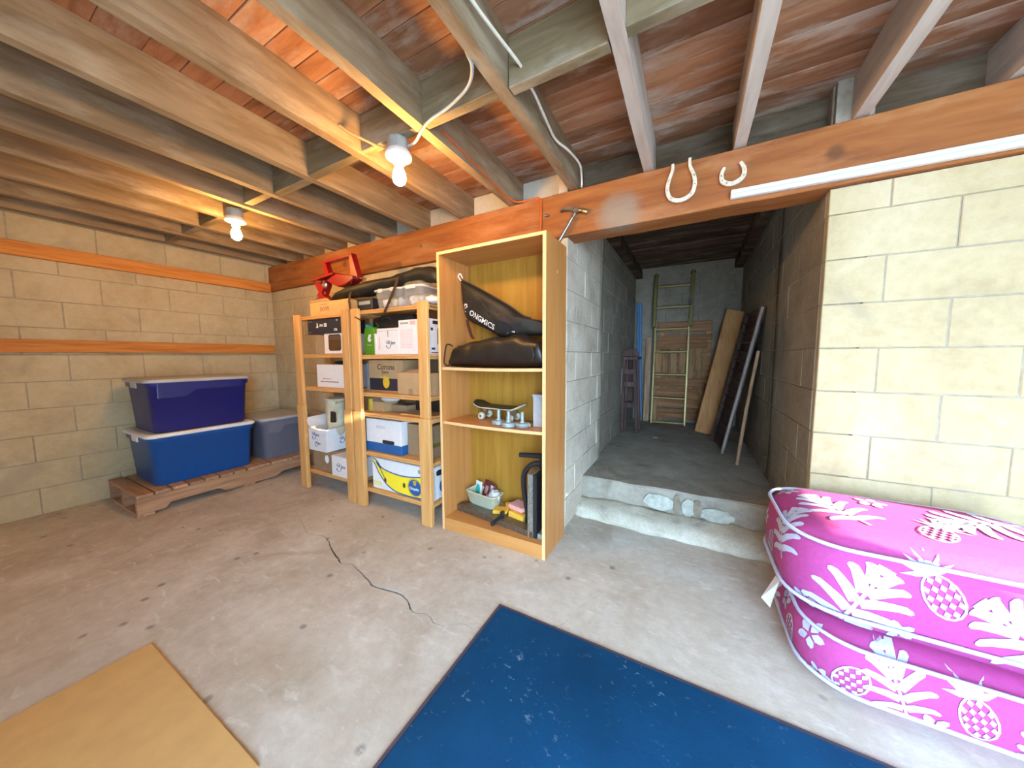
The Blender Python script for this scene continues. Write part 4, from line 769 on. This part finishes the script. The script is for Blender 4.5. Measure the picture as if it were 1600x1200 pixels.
# ------------------------------------------------------------------ alcove
z = .243
t = thing('extension_ladder', 'two section extension ladder leaning on the alcove back wall', 'ladder', (-.26, 4.95, z))
def ly(zz): return 4.86+(zz-z)*.10
for s_ in (-1, 1):
    xb, xm, xt = -.264+s_*.203, -.255+s_*.203, -.248+s_*.205
    obj('rail', MB().bar((xb, ly(z), z), (xm, ly(1.66), 1.66), .024, .055, (0, 1, 0)), 'ladderM', t, .003)
    obj('fly_rail', MB().bar((xm+s_*.018, ly(1.55)-.035, 1.55), (xt+s_*.018, ly(2.27)-.03, 2.25), .040, .060, (0, 1, 0)), 'olive', t, .004)
    obj('end_cap', MB().lathe([(.032, -.004), (.030, .02), (.018, .036)], (xt+s_*.018, ly(2.27)-.03, 2.25), 12), 'olive', t)
for zz in (2.107, 1.824, 1.528, 1.22, .913, .595, .268):
    e = .205; obj('rung', MB().tube([(-.258-e, ly(zz)-.008, zz), (-.258+e, ly(zz)-.008, zz)], .017, 10), 'ladderM', t)
obj('lock', MB().box(-.065, -.03, ly(1.86)-.085, ly(1.86)-.06, 1.83, 1.90), 'blackP', t, .004)
t = thing('wooden_crate_panel', 'weathered slatted wooden panel leaning behind the ladder', 'panel', (-.15, 5.07, z)); yk = 5.045
for x0, x1, z0, z1, d, mt_ in ((-.47, .165, 1.26, 1.372, .0, 'crateX'), (-.47, .15, .74, .86, .0, 'crateX')): obj('rail', MB().box(x0, x1, yk-.02, yk, z0, z1, jit=.003), mt_, t, .003)
for k in range(6): obj('slat', MB().box(-.46+k*.10, -.46+k*.10+.078, yk+.001, yk+.018, .72, 1.26+.1, jit=.004), 'crateZ', t, .003)
for x in (-.47, .09): obj('leg', MB().box(x, x+.05, yk+.001, yk+.02, z, .72, jit=.002), 'crateZ', t, .002)
for z0 in (.30, .46, .60): obj('lower_board', MB().box(-.42, .10, yk-.018, yk, z0, z0+.075, jit=.004), 'crateX', t, .003)
t = thing('board_panel', 'taller boarded panel standing against the back wall behind the slatted panel', 'panel', (-.1, 5.09, z))
for z0, w_ in ((1.49, .12), (1.37, .09), (1.2, .15), (1.02, .15), (.84, .15), (.66, .15), (.48, .15), (.30, .15)): obj('board', MB().box(-.43, .215, 5.068, 5.085, z0, z0+w_-.012, jit=.003), 'crateX', t, .003)
obj('top_rail', MB().box(-.43, .215, 5.05, 5.067, 1.575, 1.625, jit=.002), 'crateX', t, .003)
for x in (-.41, .15): obj('stile', MB().box(x, x+.06, 5.0855, 5.105, z, 1.60), 'crateZ', t, .003)
t = tag(obj('narrow_board', MB().bar((-.548, 4.95, z), (-.545, 5.06, 1.425), .075, .022, (0, 1, 0)), 'stick', bev=.003), 'narrow tan board upright left of the ladder', 'board')
t = thing('blue_foam_plank', 'long blue foam strip standing upright in the alcove back corner', 'foam strip', (-.66, 5.05, z))
obj('strip', MB().bar((-.640, 4.99, z+.04), (-.690, 5.07, 1.915), .066, .03, (0, 1, 0)), 'blueP', t, .010, seg=2); obj('groove', MB().bar((-.640, 4.972, z+.06), (-.690, 5.052, 1.90), .016, .008, (0, 1, 0)), 'ink', t); obj('worn_end', MB().bar((-.639, 4.989, z+.001), (-.640, 4.99, z+.039), .066, .03, (0, 1, 0)), 'greylid', t, .006)
t = thing('sawhorse', 'dark wooden folding trestle against the alcove left wall', 'trestle', (-.66, 4.25, z))
for x, dx in ((-.725, .02), (-.555, -.07)):
    for y in (4.13, 4.36): obj('leg', MB().bar((x, y, z), (x+dx*.6, y+(.0 if y < 4.2 else -.03), 1.12), .032, .045, (0, 1, 0)), 'dark', t, .003)
obj('top_board', MB().box(-.735, -.555, 4.10, 4.42, 1.12, 1.16, jit=.002), 'dark', t, .015, seg=2); obj('rounded_head', MB().prism([(-.09, 0), (.09, 0), (.085, .05), (.05, .085), (0, .095), (-.05, .085), (-.085, .05)], (-.645, 4.12, 1.161), UX, UZ, (0, .03, 0)), 'dark', t, .004)
for zz in (.95, .80, .55): obj('cross_rail', MB().box(-.705, -.59, 4.10, 4.118, zz, zz+.06), 'dark', t, .002)
obj('back_panel', MB().box(-.70, -.60, 4.345, 4.36, .60, 1.11), 'dark', t); obj('pale_stay', MB().tube([(-.742, 4.10, .70), (-.735, 4.10, 1.02)], .006, 6), 'greywood', t)
t = tag(obj('fir_plank', MB().bar((.140, 4.50, z), (.430, 4.78, 1.70), .185, .038, (-.2, 1, 0)), 'fir', bev=.004), 'wide tan fir plank leaning against the alcove right wall', 'plank')
t = thing('slatted_shutter', 'dark louvred shutter with a grey edge leaning on the alcove right wall', 'shutter', (.35, 3.9, z))
n0, n1, f0, f1 = Vector((.275, 3.62, z+.01)), Vector((.488, 3.38, 1.565)), Vector((.215, 4.10, z+.01)), Vector((.488, 4.20, 1.60))
obj('near_rail', MB().bar(n0, n1, .045, .022, (1, 0, 0)), 'greywood', t, .003); obj('far_rail', MB().bar(f0, f1, .05, .03, (1, 0, 0)), 'dark', t, .003)
obj('backing', MB().add([n0+Vector((.018, .01, 0)), f0+Vector((.018, 0, 0)), f1+Vector((.018, 0, 0)), n1+Vector((.018, .01, 0)), n0+Vector((.024, .01, 0)), f0+Vector((.024, 0, 0)), f1+Vector((.024, 0, 0)), n1+Vector((.024, .01, 0))], [(0, 1, 2, 3), (7, 6, 5, 4), (0, 4, 5, 1), (1, 5, 6, 2), (2, 6, 7, 3), (3, 7, 4, 0)]), 'dark', t)
for k in range(15): s_ = .04+.94*k/14; obj('slat', MB().bar(n0.lerp(n1, s_)+Vector((0, .02, 0)), f0.lerp(f1, s_)-Vector((0, .02, 0)), .032, .008, (.7, 0, .7)), 'dark', t)
tag(obj('wooden_pole', MB().tube([(.362, 3.30, z), (.42, 3.40, .70), (.497, 3.52, 1.205)], .014, 8), 'stick'), 'thin wooden pole leaning in front of the louvred shutter', 'pole')
tag(obj('paper_scrap', MB().box(-.36, -.31, 3.98, 4.0, z, z+.004, .2), 'white'), 'small pale scrap on the alcove floor', 'scrap')
# ------------------------------------------------------------------ on the beam
def shoe(name, lab, pts, w, x, z_, tilt):
    t = thing(name, lab, 'horseshoe', (x, 2.02, z_), 'horseshoes hung on the beam'); P_ = smooth_path([(a, b, 0) for a, b in pts], 5); n_ = len(P_); ww = [w*(.62+.38*sin(pi*i/(n_-1))) for i in range(n_)]
    ct_, st_ = cos(tilt), sin(tilt); f = lambda q: [(a*ct_-b*st_, a*st_+b*ct_) for a, b in q]; sh = strip([(p.x, p.y) for p in P_], ww); mb = MB(); h = len(sh)//2; rings = []
    for i in range(h): a, b = f([sh[i], sh[-1-i]]); rings.append([(x+a[0], 2.008, z_+a[1]), (x+b[0], 2.008, z_+b[1]), (x+b[0], 2.022, z_+b[1]), (x+a[0], 2.022, z_+a[1])])
    obj('shoe', mb.loft(rings, smooth=False), 'shoe', t, .002)
    for i in (int(n_*.2), int(n_*.3), int(n_*.4), int(n_*.6), int(n_*.7), int(n_*.8)): a, b = f([(P_[i].x, P_[i].y)])[0]; obj('nail_hole', MB().lathe([(.0035, -.0012), (.0035, 0)], (x+a, 2.008, z_+b), 6, 'y'), 'brownInk', t)
shoe('horseshoe', 'larger long horseshoe hung open end up on the beam', [(-.038, .198), (-.040, .165), (-.058, .115), (-.064, .07), (-.048, .025), (0, .006), (.048, .025), (.064, .07), (.060, .115), (.042, .165), (.042, .205)], .021, -.083, 1.978, .03)
shoe('horseshoe', 'smaller horseshoe to the right of the larger one on the beam', [(-.033, .092), (-.046, .062), (-.040, .025), (0, .006), (.040, .025), (.047, .062), (.032, .098)], .022, .144, 2.006, .05)
t = thing('light_strip', 'white plastic channel fixed along the beam bottom at the right', 'strip', (.7, 2.01, 1.935))
obj('channel', MB().bar((.137, 2.012, 1.958), (1.45, 2.012, 1.938), .028, .040), 'whiteP', t, .003); obj('blue_line', MB().bar((.137, 1.997, 1.957), (1.45, 1.997, 1.937), .0015, .006), 'piping', t)
t = thing('hammer', 'old claw hammer hooked on the beam beside the bookshelf top', 'hammer', (-.68, 2.005, 1.88))
obj('handle', MB().tube([(-.768, 2.002, 1.855), (-.755, 2.002, 1.885), (-.70, 2.006, 1.965), (-.648, 2.008, 2.045)], [.013, .012, .010, .010], 10), 'steelD', t); obj('handle_glint', MB().tube([(-.748, 1.9925, 1.885), (-.67, 1.9975, 2.005)], .003, 6), 'chrome', t)
obj('neck', MB().box(-.668, -.63, 1.993, 2.022, 2.03, 2.066), 'steelD', t, .006); obj('claw', MB().loft([[(x, 2.008-w_, z_-h_), (x, 2.008+w_, z_-h_), (x, 2.008+w_, z_+h_), (x, 2.008-w_, z_+h_)] for x, z_, w_, h_ in ((-.668, 2.056, .012, .012), (-.70, 2.067, .014, .009), (-.73, 2.068, .015, .005), (-.748, 2.060, .015, .002))], smooth=False), 'steelD', t)
obj('face', MB().tube([(-.632, 2.008, 2.046), (-.61, 2.008, 2.040), (-.605, 2.008, 2.039), (-.578, 2.008, 2.024)], [.011, .010, .0155, .0155], 12), 'chrome', t)
tag(obj('bent_nail', MB().tube([(-.83, 2.031, 2.060), (-.845, 2.015, 2.062), (-.855, 2.012, 2.06)], [.005, .007, .008], 6), 'steelD'), 'rusty nail end sticking out of the beam near the orange cord', 'nail')
tag(obj('beam_bolt', MB().lathe([(.012, -.006), (.014, 0)], (-1.93, 2.03, 2.05), 8, 'y'), 'steelD'), 'dark bolt head in the beam above the clear tubs', 'bolt')
# ------------------------------------------------------------------ lamps
def lamp(label, x, y_, gl):
    t = thing('ceiling_lamp', label, 'lamp', (x, y_, 2.0), 'bare bulb lamps on the ceiling')
    obj('junction_box', MB().lathe([(.05, 2.142), (.05, 2.195), (.045, 2.1965)], (x, y_, 0), 8), 'galv', t, .002)
    obj('lampholder', MB().lathe([(.024, 2.083), (.026, 2.10), (.040, 2.108), (.060, 2.113), (.062, 2.125), (.056, 2.140), (.04, 2.1415)], (x, y_, 0), 24), 'porcelain', t)
    obj('bulb', MB().lathe([(.013, 2.0825), (.016, 2.075), (.022, 2.060), (.029, 2.040), (.031, 2.022), (.027, 2.004), (.015, 1.993), (.003, 1.990)], (x, y_, 0), 20), 'bulb', t)
lamp('bare lit bulb in a porcelain holder nearer the bookshelf', -1.262, 1.195, 1); lamp('bare lit bulb in a porcelain holder nearer the left wall', -2.83, 1.17, 1)
# ------------------------------------------------------------------ cables
def cable(name, lab, pts, r, mat, cat='cable'): return tag(obj(name, MB().tube(smooth_path(pts), r, 6), mat), lab, cat)
cable('white_cable', 'white electrical cable running along a joist to the beam top', [(-.640, .55, 2.30), (-.640, .80, 2.275), (-.628, .908, 2.252), (-.618, 1.02, 2.25), (-.602, 1.15, 2.248), (-.60, 1.19, 2.246), (-.606, 1.26, 2.245), (-.612, 1.351, 2.245), (-.632, 1.525, 2.248), (-.640, 1.641, 2.25), (-.612, 1.757, 2.25), (-.598, 1.90, 2.25), (-.612, 1.985, 2.235), (-.62, 2.02, 2.195), (-.622, 2.022, 2.183)], .0065, 'wireW')
cable('grey_cable', 'grey cable looping from a joist down to the lamp nearer the bookshelf', [(-.708, .93, 2.30), (-.712, .985, 2.21), (-.720, 1.036, 2.190), (-.785, 1.095, 2.185), (-.911, 1.135, 2.183), (-1.02, 1.150, 2.180), (-1.10, 1.18, 2.176), (-1.165, 1.21, 2.168), (-1.215, 1.215, 2.165)], .0065, 'wireG')
cable('copper_lead', 'short brown wire leading into the lamp nearer the bookshelf', [(-1.50, 1.06, 2.26), (-1.47, 1.09, 2.235), (-1.42, 1.13, 2.21), (-1.36, 1.17, 2.18), (-1.31, 1.19, 2.165)], .006, 'card', 'wire')
cable('orange_cord', 'orange extension cord draped over the beam above the bookshelf', [(-1.085, 1.30, 2.24), (-1.083, 1.55, 2.22), (-1.082, 1.80, 2.20), (-1.08, 1.95, 2.192), (-1.05, 2.016, 2.187), (-.97, 2.02, 2.184), (-.90, 2.02, 2.181), (-.885, 2.021, 2.15), (-.885, 2.021, 2.06), (-.888, 2.021, 1.98), (-.892, 2.02, 1.90), (-.90, 2.02, 1.80)], .0055, 'wireO', 'cord')
# ------------------------------------------------------------------ floor mat, cardboard sheet
t = thing('floor_mat', 'dark blue flecked floor mat with a narrow border on the concrete', 'mat', (.1, .5, 0))
obj('pile', MB().box(-.742, 1.25, -.45, 1.238, .001, .011), 'mat', t, .003)
obj('border', MB().box(-.757, -.7425, -.465, 1.253, .0005, .0075).box(-.7425, 1.265, 1.2385, 1.253, .0005, .0075).box(1.2505, 1.265, -.465, 1.2385, .0005, .0075).box(-.7425, 1.2505, -.465, -.4505, .0005, .0075), 'matE', t, .002)
tag(obj('cardboard_sheet', MB().box(-1.9, -1.045, -.25, .392, .001, .008, jit=.003), 'cardB', bev=.002), 'tan cardboard sheet lying on the floor left of the mat', 'cardboard')
# ------------------------------------------------------------------ stacked chair cushions
def cushion(label, x0, x1, y0, y1, z0, z1, seed):
    t = thing('chair_cushion', label, 'cushion', ((x0+x1)/2, (y0+y1)/2, z0), 'printed chair cushions stacked at the alcove step'); n = 14; rings = []; zc, hz = (z0+z1)/2, (z1-z0)/2
    for i in range(n+1):
        th = -pi/2+pi*i/n; e = (1-abs(cos(th))**.55)*.16; zz = zc+hz*math.copysign(abs(sin(th))**.75, sin(th)); e = min(e, .158)
        ring = [(a, b) for a, b in rrect(x0+e, x1-e, y0+e, y1-e, max(.04, .17-e*.6), 6)]
        rings.append([(a+.008*noise.noise((a*4, b*4, zz*6+seed)), b+.008*noise.noise((b*4, a*4, zz*6+seed)), zz+.008*noise.noise((a*5, b*5, seed))*(0 < i < n)) for a, b in ring])
    mb = MB().loft(rings)
    body = obj('cover', mb, 'fabric', t)
    for zz, e in ((z0+hz*.42, .006), (z1-hz*.20, .012)): obj('piping', MB().tube([(a, b, zz) for a, b in rrect(x0+e-.004, x1-e+.004, y0+e-.004, y1-e+.004, .16, 8)]+[(x1-e+.004, y1-.16-e+.004, zz)], .007, 6), 'piping', t)
    return t, body
lowc = cushion('magenta tropical print cushion on the floor, lower of two stacked', .375, 1.15, 1.40, 1.99, .002, .235, 1)
upc = cushion('magenta tropical print cushion on top of the stack, sunlit along its top', .325, 1.12, 1.42, 2.00, .236, .565, 5)
tag_ = obj('fabric_tag', MB().hexa([(.325, 1.66, .11), (.30, 1.70, .12), (.30, 1.703, .12), (.325, 1.663, .11), (.35, 1.66, .235), (.345, 1.70, .235), (.345, 1.703, .235), (.35, 1.663, .235)]), 'white', lowc[0])
def fan(poly, c): return [(poly[i], poly[(i+1) % len(poly)], c) for i in range(len(poly))]
def monstera(s, rot):
    out = []
    for sd in (-1, 1):
        for k in range(6):
            b = -.06+.032*k; ang_ = R(20+k*13 if k < 5 else 88); ln = (.085, .105, .11, .10, .08, .05)[k]; ww = .0125; d = Vector((sd*cos(ang_), sin(ang_))); p = Vector((d.y, -d.x))*sd; st_ = Vector((sd*.004, b)); q = []
            for f in (0, .33, .66, .9, 1.0):
                wv = ww*(1 if f < .66 else (.85 if f < 1 else .3)); cc_ = st_+d*ln*f-Vector((0, .03*f*f)); q.append((cc_+p*wv, cc_-p*wv))
            for a, b_ in zip(q[:-1], q[1:]): out.append([a[0], a[1], b_[1], b_[0]])
    for k in range(6): out.append([Vector((-.004, -.10+.03*k)), Vector((.004, -.10+.03*k)), Vector((.004, -.07+.03*k)), Vector((-.004, -.07+.03*k))])
    return [[(s*(a.x*cos(rot)-a.y*sin(rot)), s*(a.x*sin(rot)+a.y*cos(rot))) for a in q] for q in out]
def pineapple(s, rot):
    out = [];
    for r_ in range(5):
        for c_ in range(4):
            x, y_ = (c_-1.5)*.019, (r_-2)*.024
            if (x/.042)**2+(y_/.064)**2 < 1: out.append([Vector((x-.008, y_)), Vector((x, y_-.0105)), Vector((x+.008, y_)), Vector((x, y_+.0105))])
    o_ = ell(0, 0, .044, .066, 16); i_ = ell(0, 0, .038, .060, 16)
    out += [[Vector(o_[k]), Vector(o_[(k+1) % 16]), Vector(i_[(k+1) % 16]), Vector(i_[k])] for k in range(16)]
    for k in range(7):
        a = R(90+(k-3)*26); d = Vector((cos(a), sin(a))); p = Vector((-d.y, d.x))*.008; b = Vector((0, .062)); out += [[b+p*.5, b-p*.5, b+d*.03-p, b+d*.03+p], [b+d*.03+p, b+d*.03-p, b+d*.068]]
    return [[(s*(a.x*cos(rot)-a.y*sin(rot)), s*(a.x*sin(rot)+a.y*cos(rot))) for a in q] for q in out]
def flower(s, rot):
    out = []
    for k in range(5):
        a = rot+2*pi*k/5; d = Vector((cos(a), sin(a))); p = Vector((-d.y, d.x)); out.append([d*.006*s, (d*.02+p*.012)*s, (d*.034+p*.009)*s, d*.042*s, (d*.034-p*.009)*s, (d*.02-p*.012)*s])
    return [[(v_.x, v_.y) for v_ in q] for q in out]
def print_on(cush, items):
    t, body = cush; wm = WC[body.name]; me = body.data; bt = BVHTree.FromPolygons([v_.co+wm for v_ in me.vertices], [tuple(p.vertices) for p in me.polygons])
    for kind, px, py, pz, nx, ny, nz, s_, rot in items:
        mb = MB(); d = Vector((nx, ny, nz)).normalized(); u = Vector((0, 0, 1)).cross(d)
        u = u.normalized() if u.length > .1 else Vector((1, 0, 0)); v = d.cross(u); c = Vector((px, py, pz))
        for q in {'m': monstera, 'p': pineapple, 'f': flower}[kind](s_, rot):
            ps = []
            for a, b in q:
                h = bt.ray_cast(c+u*a+v*b+d*.7, -d)
                if h[0] is None or (h[0]-c).length > .30: ps = None; break
                ps.append(h[0]+h[1].normalized()*.0028 if h[1].dot(d) > 0 else h[0]-h[1].normalized()*.0028)
            if ps: mb.add(ps, [tuple(range(len(ps)))])
        if mb.f: obj({'m': 'leaf_print', 'p': 'pineapple_print', 'f': 'flower_print'}[kind], mb, 'printm', t)
w_, f_, tp = (-1, -.35, .15), (-.25, -1, .2), (0, -.2, 1)
print_on(upc, [('m', .36, 1.60, .47, -1, -.5, .35, .95, .3), ('p', .345, 1.72, .38, -1, -.25, 0, .85, 2.6), ('f', .34, 1.83, .44, -1, -.1, .1, .9, .2), ('m', .50, 1.43, .36, -.4, -1, .1, 1.25, -.4), ('p', .68, 1.42, .45, 0, -1, .3, 1, .4), ('m', .86, 1.42, .37, 0, -1, .1, 1.2, .9), ('f', .40, 1.50, .30, -.8, -.8, 0, .9, .1), ('m', 1.02, 1.43, .42, .2, -1, .1, 1.1, -.7), ('f', .60, 1.42, .30, 0, -1, 0, 1, .7),
    ('m', .52, 1.70, .56, *tp, 1.2, .5), ('p', .75, 1.62, .56, *tp, 1, -.5), ('m', .92, 1.78, .56, *tp, 1.2, 2), ('f', .66, 1.84, .56, *tp, 1.2, 0), ('f', .40, 1.86, .55, -.4, 0, 1, 1, 0)])
print_on(lowc, [('f', .385, 1.66, .17, -1, -.2, .1, 1, .3), ('p', .39, 1.58, .11, -1, -.3, 0, .85, 2.9), ('f', .42, 1.49, .17, -1, -.8, .1, 1.1, 0), ('p', .50, 1.42, .10, -.4, -1, 0, .9, 2.6), ('m', .60, 1.40, .13, -.1, -1, 0, .9, .3), ('p', .76, 1.40, .12, 0, -1, 0, .9, .2), ('m', .92, 1.40, .12, 0, -1, 0, .9, 2.5), ('f', .68, 1.40, .05, 0, -1, 0, 1, .9), ('f', .44, 1.46, .06, -.9, -.8, 0, .8, .9), ('m', .385, 1.80, .12, -1, 0, 0, .8, .2)])
